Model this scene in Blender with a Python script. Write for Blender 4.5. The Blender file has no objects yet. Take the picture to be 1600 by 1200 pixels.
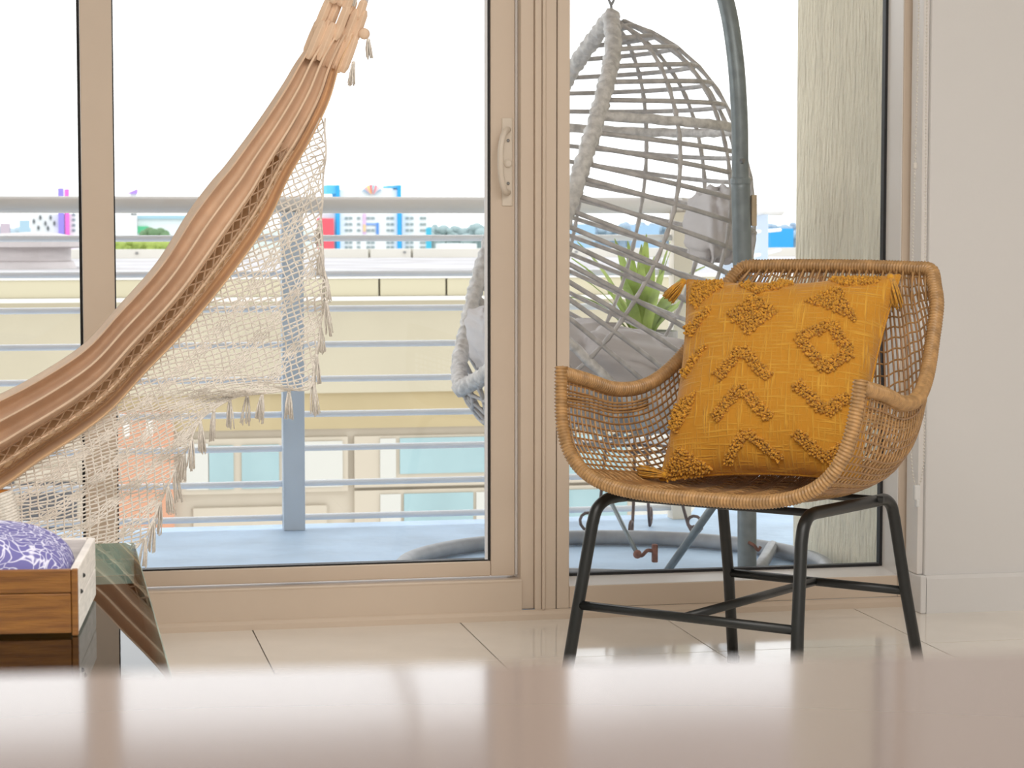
import bpy, math, random
from mathutils import Vector, Matrix
random.seed(7)
sc = bpy.context.scene
COL = sc.collection
# ---------------------------------------------------------------- camera
H = 0.89
FPX = 3560.0
PITCH = math.atan(258 / FPX)
YAW = math.atan(731 / math.hypot(FPX, 258))
cam_d = bpy.data.cameras.new('camera')
cam_d.sensor_width = 36.0
cam_d.lens = 36.0 * FPX / 1600.0
cam_d.clip_start = 0.05
cam_d.clip_end = 6000
cam_d.dof.use_dof = True
cam_d.dof.focus_distance = 4.1
cam_d.dof.aperture_fstop = cam_d.lens / 1000.0 / 0.0042
cam = bpy.data.objects.new('camera', cam_d)
COL.objects.link(cam)
cam.location = (0, 0, H)
cam.rotation_euler = (math.pi / 2 - PITCH, 0, -YAW)
sc.camera = cam
# ---------------------------------------------------------------- sky, fill lights, exposure
w = bpy.data.worlds.new('overcast_sky')
sc.world = w
w.use_nodes = True
bg = w.node_tree.nodes['Background']
bg.inputs[0].default_value = (0.97, 0.985, 1.0, 1)
bg.inputs[1].default_value = 1.95

def area(name, loc, rot, size, power, col):
    l = bpy.data.lights.new(name, 'AREA')
    l.shape = 'RECTANGLE'
    l.size, l.size_y = size
    l.energy = power
    l.color = col
    o = bpy.data.objects.new(name, l)
    COL.objects.link(o)
    o.location = loc
    o.rotation_euler = rot
    return o
area('ceiling_fill_light', (0.9, 1.6, 2.52), (0, 0, 0), (2.4, 1.6), 66, (1.0, 0.955, 0.91))  # added fill light, no such source is visible
area('ceiling_fill_light', (0.6, -1.2, 2.52), (0, 0, 0), (2.4, 1.6), 66, (1.0, 0.955, 0.91))  # second added fill, unseen behind the camera
vs = sc.view_settings
vs.view_transform = 'Standard'
vs.look = 'None'
vs.exposure = 0.0
vs.gamma = 1.0
vs.use_curve_mapping = False
sc.cycles.transparent_max_bounces = 24
sc.cycles.max_bounces = 10

# ---------------------------------------------------------------- helpers
FW = Vector((math.sin(YAW) * math.cos(PITCH), math.cos(YAW) * math.cos(PITCH), -math.sin(PITCH)))
RT = Vector((math.cos(YAW), -math.sin(YAW), 0))
UP = RT.cross(FW)
def at(px, py, Y):
    """room point at depth Y (metres from the lens, along the room) seen at a photo position"""
    d = FW + RT * ((px - 800) / FPX) - UP * ((py - 600) / FPX)
    return Vector((0, 0, H)) + d * (Y / d.y)

class MB:
    def __init__(s):
        s.v = []; s.f = []
    def box(s, a, b, M=None):
        n = len(s.v)
        for z in (a[2], b[2]):
            for x, y in ((a[0], a[1]), (b[0], a[1]), (b[0], b[1]), (a[0], b[1])):
                p = Vector((x, y, z))
                s.v.append(M @ p if M else p)
        for q in ((3, 2, 1, 0), (4, 5, 6, 7), (0, 1, 5, 4), (1, 2, 6, 5), (2, 3, 7, 6), (3, 0, 4, 7)):
            s.f.append([n + i for i in q])
        return s
    def tube(s, pts, r, sides=8, closed=False, cap=True, rf=None):
        pts = [Vector(p) for p in pts]
        m = len(pts)
        n0 = len(s.v)
        prev = None
        for i in range(m):
            if closed:
                t = pts[(i + 1) % m] - pts[i - 1]
            else:
                t = pts[min(i + 1, m - 1)] - pts[max(i - 1, 0)]
            if t.length < 1e-9:
                t = Vector((0, 0, 1))
            t.normalize()
            if prev is None:
                ref = Vector((0, 0, 1)) if abs(t.z) < .9 else Vector((1, 0, 0))
                nrm = (ref - t * ref.dot(t)).normalized()
            else:
                nrm = prev - t * prev.dot(t)
                if nrm.length < 1e-6:
                    nrm = t.orthogonal()
                nrm.normalize()
            prev = nrm
            bn = t.cross(nrm)
            rr = r[i] if isinstance(r, (list, tuple)) else r
            for k in range(sides):
                a = 2 * math.pi * k / sides
                q = rr * (rf(i, k, sides) if rf else 1.0)
                s.v.append(pts[i] + nrm * (math.cos(a) * q) + bn * (math.sin(a) * q))
        rng = m if closed else m - 1
        for i in range(rng):
            for k in range(sides):
                a = n0 + i * sides + k
                b = n0 + i * sides + (k + 1) % sides
                c = n0 + ((i + 1) % m) * sides + (k + 1) % sides
                d = n0 + ((i + 1) % m) * sides + k
                s.f.append([a, b, c, d])
        if cap and not closed:
            s.f.append([n0 + k for k in range(sides)][::-1])
            s.f.append([n0 + (m - 1) * sides + k for k in range(sides)])
        return s
    def lathe(s, c, prof, n=24, M=None):
        n0 = len(s.v)
        for r, z in prof:
            for k in range(n):
                a = 2 * math.pi * k / n
                p = Vector((c[0] + r * math.cos(a), c[1] + r * math.sin(a), c[2] + z))
                s.v.append(M @ p if M else p)
        for i in range(len(prof) - 1):
            for k in range(n):
                s.f.append([n0 + i * n + k, n0 + i * n + (k + 1) % n, n0 + (i + 1) * n + (k + 1) % n, n0 + (i + 1) * n + k])
        s.f.append([n0 + k for k in range(n)][::-1])
        s.f.append([n0 + (len(prof) - 1) * n + k for k in range(n)])
        return s
    def ball(s, c, r, nu=8, nv=5, sq=(1, 1, 1)):
        prof = []
        n0 = len(s.v)
        for i in range(nv + 1):
            ph = math.pi * i / nv
            for k in range(nu):
                a = 2 * math.pi * k / nu
                s.v.append(Vector((c[0] + r * sq[0] * math.sin(ph) * math.cos(a), c[1] + r * sq[1] * math.sin(ph) * math.sin(a), c[2] - r * sq[2] * math.cos(ph))))
        for i in range(nv):
            for k in range(nu):
                s.f.append([n0 + i * nu + k, n0 + i * nu + (k + 1) % nu, n0 + (i + 1) * nu + (k + 1) % nu, n0 + (i + 1) * nu + k])
        return s
    def grid(s, P, nu, nv):
        """P(i,j) for i in 0..nu, j in 0..nv"""
        n0 = len(s.v)
        for i in range(nu + 1):
            for j in range(nv + 1):
                s.v.append(Vector(P(i, j)))
        for i in range(nu):
            for j in range(nv):
                a = n0 + i * (nv + 1) + j
                s.f.append([a, a + nv + 1, a + nv + 2, a + 1])
        return s
    def prism(s, poly, d):
        """poly: list of 3D points in a plane, d: extrusion vector"""
        n0 = len(s.v); m = len(poly); d = Vector(d)
        for p in poly: s.v.append(Vector(p))
        for p in poly: s.v.append(Vector(p) + d)
        s.f.append(list(range(n0, n0 + m))[::-1])
        s.f.append(list(range(n0 + m, n0 + 2 * m)))
        for k in range(m):
            s.f.append([n0 + k, n0 + (k + 1) % m, n0 + m + (k + 1) % m, n0 + m + k])
        return s
    def build(s, name, mat, parent=None, smooth=False, label=None, cat=None, group=None, kind=None, bevel=0):
        me = bpy.data.meshes.new(name)
        me.from_pydata([tuple(v) for v in s.v], [], s.f)
        me.validate()
        me.update()
        o = bpy.data.objects.new(name, me)
        COL.objects.link(o)
        if mat: me.materials.append(mat)
        if smooth:
            for p in me.polygons: p.use_smooth = True
        if bevel:
            b = o.modifiers.new('bevel', 'BEVEL')
            b.width = bevel; b.segments = 2; b.limit_method = 'ANGLE'
        if parent: o.parent = parent
        tag(o, label, cat, group, kind)
        return o
def tag(o, label=None, cat=None, group=None, kind=None):
    if label: o['label'] = label
    if cat: o['category'] = cat
    if group: o['group'] = group
    if kind: o['kind'] = kind
    return o
def empty(name, label=None, cat=None, group=None, kind=None, loc=(0, 0, 0)):
    o = bpy.data.objects.new(name, None)
    COL.objects.link(o)
    o.location = loc
    o.empty_display_size = .05
    return tag(o, label, cat, group, kind)
def bx(name, a, b, mat, parent=None, bevel=0, **k):
    return MB().box(a, b).build(name, mat, parent, bevel=bevel, **k)
def spline(pts, n):
    """Catmull-Rom through pts, n samples per span"""
    pts = [Vector(p) for p in pts]
    out = []
    for i in range(len(pts) - 1):
        p0 = pts[i - 1] if i > 0 else pts[0] * 2 - pts[1]
        p1, p2 = pts[i], pts[i + 1]
        p3 = pts[i + 2] if i + 2 < len(pts) else p2 * 2 - p1
        for k in range(n):
            t = k / n
            out.append(0.5 * ((2 * p1) + (p2 - p0) * t + (2 * p0 - 5 * p1 + 4 * p2 - p3) * t * t + (3 * p1 - p0 - 3 * p2 + p3) * t ** 3))
    out.append(pts[-1].copy())
    return out
def curve_at(pts, t):
    """Catmull-Rom evaluation at t in 0..1 with even knots"""
    n = len(pts) - 1
    x = min(max(t, 0), 1) * n
    i = min(int(x), n - 1)
    t = x - i
    p1, p2 = Vector(pts[i]), Vector(pts[i + 1])
    p0 = Vector(pts[i - 1]) if i > 0 else p1 * 2 - p2
    p3 = Vector(pts[i + 2]) if i + 2 <= n else p2 * 2 - p1
    return 0.5 * ((2 * p1) + (p2 - p0) * t + (2 * p0 - 5 * p1 + 4 * p2 - p3) * t * t + (3 * p1 - p0 - 3 * p2 + p3) * t ** 3)
def resample(pts, n):
    pts = [Vector(p) for p in pts]
    L = [0]
    for a, b in zip(pts, pts[1:]): L.append(L[-1] + (b - a).length)
    out = []
    j = 0
    for i in range(n + 1):
        d = L[-1] * i / n
        while j < len(L) - 2 and L[j + 1] < d: j += 1
        f = (d - L[j]) / max(L[j + 1] - L[j], 1e-9)
        out.append(pts[j].lerp(pts[j + 1], f))
    return out

# ---------------------------------------------------------------- materials
def mat(name, col, rough=.5, metal=0, noise=0, nscale=20, bump=0, bscale=60, stretch=None, spec=.5, col2=None, sheen=0, coord='Object', trans=0, coat=0, detail=4, bdist=.01):
    m = bpy.data.materials.new(name)
    m.use_nodes = True
    nt = m.node_tree
    b = nt.nodes['Principled BSDF']
    b.inputs['Base Color'].default_value = (*col, 1)
    b.inputs['Roughness'].default_value = rough
    b.inputs['Metallic'].default_value = metal
    b.inputs['Specular IOR Level'].default_value = spec
    b.inputs['Sheen Weight'].default_value = sheen
    b.inputs['Coat Weight'].default_value = coat
    tc = nt.nodes.new('ShaderNodeTexCoord')
    mp = nt.nodes.new('ShaderNodeMapping')
    if stretch: mp.inputs['Scale'].default_value = stretch
    nt.links.new(tc.outputs[coord], mp.inputs[0])
    if noise or col2:
        n = nt.nodes.new('ShaderNodeTexNoise')
        n.inputs['Scale'].default_value = nscale
        n.inputs['Detail'].default_value = detail
        nt.links.new(mp.outputs[0], n.inputs['Vector'])
        r = nt.nodes.new('ShaderNodeValToRGB')
        c2 = col2 or tuple(c * (1 - noise) for c in col)
        c1 = col if col2 else tuple(min(1, c * (1 + noise * .6)) for c in col)
        r.color_ramp.elements[0].color = (*c2, 1); r.color_ramp.elements[0].position = .35
        r.color_ramp.elements[1].color = (*c1, 1); r.color_ramp.elements[1].position = .65
        nt.links.new(n.outputs[0], r.inputs[0])
        nt.links.new(r.outputs[0], b.inputs['Base Color'])
    if bump:
        n2 = nt.nodes.new('ShaderNodeTexNoise')
        n2.inputs['Scale'].default_value = bscale
        n2.inputs['Detail'].default_value = 5
        nt.links.new(mp.outputs[0], n2.inputs['Vector'])
        bp = nt.nodes.new('ShaderNodeBump')
        bp.inputs['Strength'].default_value = bump
        bp.inputs['Distance'].default_value = bdist
        nt.links.new(n2.outputs[0], bp.inputs['Height'])
        nt.links.new(bp.outputs[0], b.inputs['Normal'])
    return m
def glass_mat(name, tint, ior=1.45, gloss=1.0):
    m = bpy.data.materials.new(name)
    m.use_nodes = True
    nt = m.node_tree
    nt.nodes.remove(nt.nodes['Principled BSDF'])
    out = nt.nodes['Material Output']
    t = nt.nodes.new('ShaderNodeBsdfTransparent'); t.inputs[0].default_value = (*tint, 1)
    g = nt.nodes.new('ShaderNodeBsdfGlossy'); g.inputs['Roughness'].default_value = 0.0
    g.inputs[0].default_value = (gloss, gloss, gloss, 1)
    fr = nt.nodes.new('ShaderNodeFresnel'); fr.inputs[0].default_value = ior
    mx = nt.nodes.new('ShaderNodeMixShader')
    nt.links.new(fr.outputs[0], mx.inputs[0]); nt.links.new(t.outputs[0], mx.inputs[1]); nt.links.new(g.outputs[0], mx.inputs[2])
    nt.links.new(mx.outputs[0], out.inputs[0])
    return m
M = {}
M['wall'] = mat('white_wall_paint', (.80, .79, .78), .6, bump=.03, bscale=180)
M['ceil'] = mat('ceiling_paint', (.85, .84, .82), .8)
M['frame'] = mat('cream_aluminium', (.73, .605, .485), .38, noise=.03, nscale=3)
M['frame_w'] = mat('white_lit_aluminium', (.86, .83, .80), .35)  # lighter copy of the frame, window light put into its colour
M['gasket'] = mat('black_gasket', (.012, .012, .014), .5)
M['tile'] = mat('polished_cream_tile', (.92, .86, .78), .07, noise=.05, nscale=5, spec=.6)
M['grout'] = mat('grey_grout', (.30, .27, .24), .9)
M['glass'] = glass_mat('window_glass', (.985, .99, .99), 1.28)
M['tglass'] = glass_mat('green_table_glass', (.93, .97, .96), 1.27)
M['tglass_edge'] = mat('green_glass_edge', (.30, .46, .42), .08, noise=.3, nscale=12)
M['rattan'] = mat('tan_resin_wicker', (.50, .29, .12), .33, noise=.25, nscale=60)
M['rattan_d'] = mat('tan_resin_weave', (.40, .21, .08), .38, noise=.25, nscale=60)
M['black'] = mat('black_powder_coat', (.012, .014, .014), .38)
M['rubber'] = mat('black_rubber', (.02, .02, .02), .7)
M['mustard_tuft'] = mat('mustard_tufted_yarn', (.68, .33, .025), .9, noise=.3, nscale=140, sheen=.3)
M['cord'] = mat('natural_cotton_cord', (.92, .87, .80), .9, noise=.12, nscale=200)
M['cloth'] = mat('peach_cotton_canvas', (.91, .67, .48), .85, noise=.06, nscale=30, bump=.15, bscale=700, sheen=.2)
M['cloth_d'] = mat('tan_cotton_canvas', (.86, .58, .34), .85, noise=.06, nscale=30, sheen=.2)
M['cord_t'] = mat('tan_cotton_cord', (.82, .60, .42), .9, noise=.1, nscale=200)
M['wicker_g'] = mat('grey_resin_wicker', (.56, .53, .51), .5, noise=.2, nscale=40)
M['wicker_r'] = mat('pale_grey_braid', (.74, .71, .68), .5, noise=.22, nscale=55, bump=.35, bscale=90)
M['cushion'] = mat('light_grey_cushion_fabric', (.66, .62, .61), .85, noise=.05, nscale=8, bump=.25, bscale=9, sheen=.2)
M['pole'] = mat('slate_grey_steel', (.24, .275, .285), .35, metal=.3, noise=.15, nscale=30)
M['pole_l'] = mat('grey_painted_tube', (.36, .37, .39), .4, noise=.15, nscale=20)
M['deck'] = mat('pale_blue_painted_deck', (.48, .64, .82), .55, noise=.14, nscale=4, bump=.5, bscale=26)
M['rail'] = mat('white_painted_rail', (.84, .86, .90), .35)
M['rail_top'] = mat('cream_painted_rail', (.74, .71, .68), .45, noise=.05, nscale=3)
M['post'] = mat('pale_blue_grey_post', (.55, .63, .72), .45, noise=.05, nscale=6)
M['post_c'] = mat('cream_corner_post', (.80, .73, .62), .5)
M['stucco'] = mat('trowelled_cream_stucco', (.96, .87, .68), .85, noise=.06, nscale=7, bump=1.0, bscale=20, stretch=(3, 3, .75), bdist=.03)
M['soffit'] = mat('balcony_soffit', (.66, .60, .58), .9)
M['bwall'] = mat('cream_stucco_facade', (.46, .41, .30), .9, bump=.5, bscale=9, noise=.05, nscale=1.2)
M['btan'] = mat('tan_band', (.40, .32, .18), .9, noise=.05, nscale=2)  # darker and tanner than the wall above
M['bfascia'] = mat('cream_metal_fascia', (.50, .45, .31), .6)
M['bwhite'] = mat('white_ledge', (.70, .67, .60), .7)
M['broof'] = mat('white_roof_membrane', (.56, .55, .57), .9, col2=(.40, .38, .38), nscale=1.3)
M['bframe'] = mat('beige_window_frame', (.46, .40, .31), .6)
M['bglass'] = mat('teal_window_glass', (.27, .39, .40), .15, noise=.1, nscale=2)
M['bglass_w'] = mat('curtained_window_glass', (.50, .49, .44), .2)
M['bdark'] = mat('dark_window_glass', (.05, .05, .055), .2)
M['terra'] = mat('terracotta_panel', (.50, .25, .15), .8)
M['galv'] = mat('pinkish_metal_vent', (.55, .50, .49), .45, metal=.2, noise=.15, nscale=2, stretch=(1, 1, 8))
M['leaf'] = mat('green_sword_leaf', (.48, .60, .18), .5, noise=.35, nscale=14)
M['pot'] = mat('grey_clay_pot', (.35, .33, .31), .8)
M['iron'] = mat('rusty_wrought_iron', (.16, .11, .10), .6, noise=.4, nscale=30)
M['rust'] = mat('rusty_clamp', (.24, .10, .07), .75, noise=.4, nscale=60)
M['wood_p'] = mat('pale_wood_block', (.58, .44, .28), .7, noise=.2, nscale=8, stretch=(6, 6, 1))
M['bead'] = mat('clear_white_beads', (.82, .78, .72), .25)
M['clip'] = mat('clear_plastic_clip', (.85, .86, .86), .1, spec=.8)
M['oak'] = mat('brown_stained_wood', (.30, .12, .018), .4, col2=(.17, .06, .010), nscale=5, stretch=(2.5, 8, 26), bump=.2, bscale=20, detail=8)
M['wwash'] = mat('whitewashed_wood', (.80, .76, .72), .6, noise=.12, nscale=8, stretch=(3, 3, 30))
M['cane'] = mat('orange_rattan_cane', (.52, .19, .03), .35, noise=.3, nscale=12)
M['ttop'] = mat('glossy_rosy_tabletop', (.21, .17, .155), .085, noise=.04, nscale=3, spec=.9)
M['tleg'] = mat('dark_table_leg', (.12, .09, .07), .4)
M['screw'] = mat('steel_screw', (.3, .3, .3), .3, metal=1)
M['handle'] = mat('cream_handle', (.80, .71, .60), .35)
def translucent(m, fac):
    nt = m.node_tree; b = nt.nodes['Principled BSDF']; out = nt.nodes['Material Output']
    t = nt.nodes.new('ShaderNodeBsdfTranslucent'); mx = nt.nodes.new('ShaderNodeMixShader'); mx.inputs[0].default_value = fac
    src = b.inputs['Base Color']
    if src.is_linked: nt.links.new(src.links[0].from_socket, t.inputs[0])
    else: t.inputs[0].default_value = src.default_value
    nt.links.new(b.outputs[0], mx.inputs[1]); nt.links.new(t.outputs[0], mx.inputs[2]); nt.links.new(mx.outputs[0], out.inputs[0])

translucent(M['leaf'], .3)
def mustard():
    m = mat('mustard_slub_cotton', (.66, .30, .018), .85, sheen=.25)
    nt = m.node_tree; b = nt.nodes['Principled BSDF']
    tc = nt.nodes.new('ShaderNodeTexCoord')
    hs = []
    for st in ((9, 130, 1), (130, 9, 1)):
        mp = nt.nodes.new('ShaderNodeMapping'); mp.inputs['Scale'].default_value = st
        nt.links.new(tc.outputs['Object'], mp.inputs[0])
        n = nt.nodes.new('ShaderNodeTexNoise'); n.inputs['Scale'].default_value = 1.6; n.inputs['Detail'].default_value = 3
        nt.links.new(mp.outputs[0], n.inputs['Vector'])
        r = nt.nodes.new('ShaderNodeValToRGB')
        r.color_ramp.elements[0].position = .52; r.color_ramp.elements[1].position = .68
        nt.links.new(n.outputs[0], r.inputs[0]); hs.append(r)
    mx = nt.nodes.new('ShaderNodeMix'); mx.data_type = 'RGBA'; mx.blend_type = 'LIGHTEN'; mx.inputs[0].default_value = 1
    nt.links.new(hs[0].outputs[0], mx.inputs[6]); nt.links.new(hs[1].outputs[0], mx.inputs[7])
    cr = nt.nodes.new('ShaderNodeValToRGB')
    cr.color_ramp.elements[0].color = (.60, .26, .014, 1); cr.color_ramp.elements[1].color = (.74, .38, .04, 1)
    nt.links.new(mx.outputs[2], cr.inputs[0]); nt.links.new(cr.outputs[0], b.inputs['Base Color'])
    bp = nt.nodes.new('ShaderNodeBump'); bp.inputs['Strength'].default_value = .5; bp.inputs['Distance'].default_value = .004
    nt.links.new(mx.outputs[2], bp.inputs['Height']); nt.links.new(bp.outputs[0], b.inputs['Normal'])
    return m
M['mustard'] = mustard()
def coral_fabric():
    m = mat('indigo_coral_print', (.08, .07, .22), .75)
    nt = m.node_tree; b = nt.nodes['Principled BSDF']
    tc = nt.nodes.new('ShaderNodeTexCoord')
    n = nt.nodes.new('ShaderNodeTexNoise'); n.inputs['Scale'].default_value = 14
    nt.links.new(tc.outputs['Object'], n.inputs['Vector'])
    mixv = nt.nodes.new('ShaderNodeVectorMath'); mixv.operation = 'MULTIPLY_ADD'
    mixv.inputs[1].default_value = (.11, .11, .11)
    nt.links.new(n.outputs['Color'], mixv.inputs[0]); nt.links.new(tc.outputs['Object'], mixv.inputs[2])
    v = nt.nodes.new('ShaderNodeTexVoronoi'); v.feature = 'DISTANCE_TO_EDGE'; v.inputs['Scale'].default_value = 85
    mp = nt.nodes.new('ShaderNodeMapping'); mp.inputs['Scale'].default_value = (1, .45, 1)
    nt.links.new(mixv.outputs[0], mp.inputs[0]); nt.links.new(mp.outputs[0], v.inputs['Vector'])
    r = nt.nodes.new('ShaderNodeValToRGB')
    r.color_ramp.elements[0].color = (.72, .72, .88, 1); r.color_ramp.elements[0].position = .02
    r.color_ramp.elements[1].color = (.15, .14, .38, 1); r.color_ramp.elements[1].position = .08
    nt.links.new(v.outputs[0], r.inputs[0]); nt.links.new(r.outputs[0], b.inputs['Base Color'])
    return m
M['coral'] = coral_fabric()
_plain = {}
def plain(c, rough=.8):
    k = tuple(round(x, 3) for x in c)
    if k not in _plain:
        _plain[k] = mat('painted_surface', c, rough)
    return _plain[k]

# ================================================================ THE ROOM
X0, X1, YB = -2.77, 4.55, -3.0
YS = 4.915          # inner face of the door frame
fl = bx('floor', (X0, YB, -.12), (X1, YS + .12, -.006), M['grout'], kind='structure')
tile_me = None
T = .4576
k = 0
for i in range(-7, 9):
    for j in range(-17, 1):
        xa = .430 + T * i; yb = 4.468 + T * (j + 1); ya = 4.468 + T * j
        if xa + T < X0 + .1 or xa > X1: continue
        if ya < YB: continue
        if tile_me is None:
            o = MB().box((.0015, .0015, -.008), (T - .0015, T - .0015, 0)).build('tile', M['tile'], fl, bevel=.001)
            tile_me = o.data
        else:
            o = bpy.data.objects.new('tile', tile_me); COL.objects.link(o); o.parent = fl
        o.location = (xa, ya, 0)
        k += 1
bx('ceiling', (X0, YB, 2.6), (X1, YS + .12, 2.72), M['ceil'], kind='structure')
for i_, (x_, y_) in enumerate(((.9, 1.6), (.6, -1.2))):
    bx('fill_light_panel', (x_ - 1.22, y_ - .82, 2.53), (x_ + 1.22, y_ + .82, 2.599), M['ceil'], bevel=.01, label=('wide flat ceiling panel added over the fill light nearer the window', 'wide flat ceiling panel added over the fill light nearer the back wall')[i_], cat='lamp', group='ceiling lamps')  # added out of view, only dresses the fill light
bx('wall_left', (X0 - .15, YB, -.1), (X0, YS + .1, 2.7), M['wall'], kind='structure')
bx('wall_back', (X0, YB - .15, -.1), (X1, YB, 2.7), M['wall'], kind='structure')
bx('wall_side', (X1, YB, -.1), (X1 + .15, YS + .1, 2.7), M['wall'], kind='structure')
bx('wall_right', (1.94, 4.82, -.005), (X1, 5.05, 2.6), M['wall'], kind='structure', bevel=.004)
bb = MB()
prof = [(4.82, 0), (4.806, 0), (4.806, .078), (4.812, .086), (4.82, .086)]
bb.prism([(1.9402, y, z) for y, z in prof], (2.6, 0, 0))
bb.build('baseboard_right', M['wall'], kind='structure')
bx('baseboard_side', (1.926, 4.806, 0), (1.94, 4.912, .086), M['wall'], kind='structure', bevel=.003)

# ---------------------------------------------------------------- sliding door and windows
TOPZ = 2.42
bx('wall_header', (X0, 4.90, TOPZ + .07), (1.94, 5.08, 2.6), M['wall'], kind='structure')
trk = empty('trim_1', 'cream door track and sill along the floor', None, kind='structure', loc=(0, 4.95, 0))
def tb(name, a, b, mt='frame', par=None, bevel=.002):
    return bx(name, a, b, M[mt], par, bevel=bevel)
def parented(par, objs):
    for o in objs:
        o.parent = par
        o.matrix_parent_inverse = par.matrix_basis.inverted()
parts = []
parts.append(tb('sill_face', (X0, YS, .020), (1.03, 5.05, .088)))
parts.append(tb('track_lip', (X0, YS - .001, .084), (1.03, 4.926, .0905)))
parts.append(MB().prism([(X0, YS, 0), (X0, YS - .011, 0), (X0, YS - .010, .012), (X0, YS - .005, .019), (X0, YS, .022)], (1.94 - X0, 0, 0)).build('quarter_round', M['frame']))
parented(trk, parts)
# sliding panel
d1 = empty('door_1', 'cream aluminium sliding glass door panel with a pull handle', None, kind='structure', loc=(.55, 4.97, .094))
parts = []
parts.append(tb('stile', (.966, 4.950, .0945), (1.020, 4.992, TOPZ)))
parts.append(tb('stile', (.079, 4.950, .0945), (.146, 4.992, TOPZ)))
parts.append(tb('bottom_rail', (.1465, 4.951, .0945), (.9655, 4.991, .128)))
parts.append(tb('top_rail', (.1465, 4.951, TOPZ - .06), (.9655, 4.991, TOPZ)))
parts.append(bx('pane', (.1465, 4.968, .128), (.9655, 4.974, TOPZ - .06), M['glass']))
g = MB()
g.box((.9595, 4.958, .130), (.9658, 4.984, TOPZ - .06)); g.box((.146, 4.958, .130), (.149, 4.984, TOPZ - .06)); g.box((.149, 4.958, .1282), (.9595, 4.984, .1315))
parts.append(g.build('gasket', M['gasket']))
parts.append(bx('glazing_bead', (.9535, 4.955, .1315), (.9595, 4.962, TOPZ - .06), M['rail']))
hb = MB()
hp = [(.9905, 4.946, .918), (1.0145, 4.946, .918), (1.0145, 4.946, 1.112), (.9905, 4.946, 1.112)]
hb.prism(hp, (0, .005, 0))
handle = hb.build('handle_plate', M['handle'], bevel=.004)
grip = MB().tube(spline([(1.004, 4.944, .948), (.990, 4.918, .955), (.981, 4.908, .985), (.979, 4.905, 1.018), (.981, 4.908, 1.05), (.990, 4.918, 1.078), (1.004, 4.944, 1.086)], 6), .0065, 10).build('grip', M['handle'], smooth=True)
latch = MB().lathe((0, 0, 0), [(.009, 0), (.009, .004), (.006, .006)], 16, Matrix.Translation((1.004, 4.946, 1.012)) @ Matrix.Rotation(math.pi / 2, 4, 'X')).build('thumb_latch', M['handle'], smooth=False)
scs = []
for z in (.968, 1.062):
    scs.append(MB().lathe((0, 0, 0), [(.0035, 0), (.0035, .002), (.002, .003)], 10, Matrix.Translation((1.004, 4.946, z)) @ Matrix.Rotation(math.pi / 2, 4, 'X')).build('screw', M['screw']))
parts.append(handle)
parented(d1, parts)
parented(handle, [grip, latch] + scs)
for o in [grip, latch] + scs:
    o.matrix_parent_inverse = Matrix.Identity(4)
# mullion between the door and the fixed window
tm = empty('trim_2', 'cream aluminium jamb between sliding door and fixed window', None, kind='structure', loc=(1.08, 4.95, 0))
parts = []
for a, b, y in ((1.028, 1.058, 4.924), (1.0585, 1.0735, 4.914), (1.074, 1.081, 4.908), (1.0815, 1.1065, 4.914), (1.1085, 1.137, 4.915)):
    parts.append(tb('jamb_strip', (a, y, .0215), (b, 5.05, TOPZ + .07)))
parts.append(bx('groove', (1.1063, 4.922, .0215), (1.1087, 5.04, TOPZ), M['gasket']))
parts.append(tb('jamb_return', (1.0215, 4.955, .0945), (1.028, 5.05, TOPZ), 'frame_w'))
parented(tm, parts)
# fixed window on the right
w2 = empty('window_1', 'fixed window pane behind the wicker chair', None, kind='structure', loc=(1.5, 5.0, 0))
parts = []
parts.append(tb('sill_frame', (1.1375, YS, .022), (1.9125, 5.05, .071)))
parts.append(MB().prism([(1.1375, 4.917, .071), (1.1375, 4.917, .0725), (1.1375, 5.012, .079), (1.1375, 5.012, .071)], (.775, 0, 0)).build('sill_ledge', M['frame_w']))
parts.append(tb('jamb_right', (1.913, YS, .022), (1.9395, 5.05, TOPZ + .07)))
parts.append(bx('lit_reveal_face', (1.9105, 4.918, .0735), (1.9128, 5.012, TOPZ), M['frame_w']))  # thin pale sheet, window light on the jamb put into its colour
parts.append(tb('head_frame', (1.1375, YS, TOPZ), (1.9125, 5.05, TOPZ + .07)))
parts.append(bx('pane', (1.1375, 5.018, .0795), (1.9125, 5.024, TOPZ), M['glass']))
g = MB()
g.box((1.904, 5.010, .080), (1.9125, 5.03, TOPZ)); g.box((1.1375, 5.010, .0792), (1.904, 5.03, .0855))
parts.append(g.build('gasket', M['gasket']))
parented(w2, parts)
# fixed pane left of the sliding panel
w3 = empty('window_2', 'fixed glass panel at the left beyond the wide stile', None, kind='structure', loc=(-.8, 5.0, 0))
parts = [bx('pane', (-1.95, 5.018, .128), (.13, 5.024, TOPZ), M['glass']), tb('bottom_rail', (-1.95, 5.0, .0885), (.13, 5.04, .128)),
         tb('stile', (-2.02, 5.0, .0885), (-1.95, 5.04, TOPZ)), tb('stile', (.0795, 5.0, .0885), (.1455, 5.04, TOPZ)), tb('head_frame', (X0, YS, TOPZ), (1.02, 5.05, TOPZ + .07))]
g = MB(); g.box((.0735, 5.008, .128), (.0795, 5.03, TOPZ))
parts.append(g.build('gasket', M['gasket']))
parts.append(bx('outer_jamb', (X0, YS, .0), (-2.02, 5.05, TOPZ), M['frame']))
parented(w3, parts)

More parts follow.
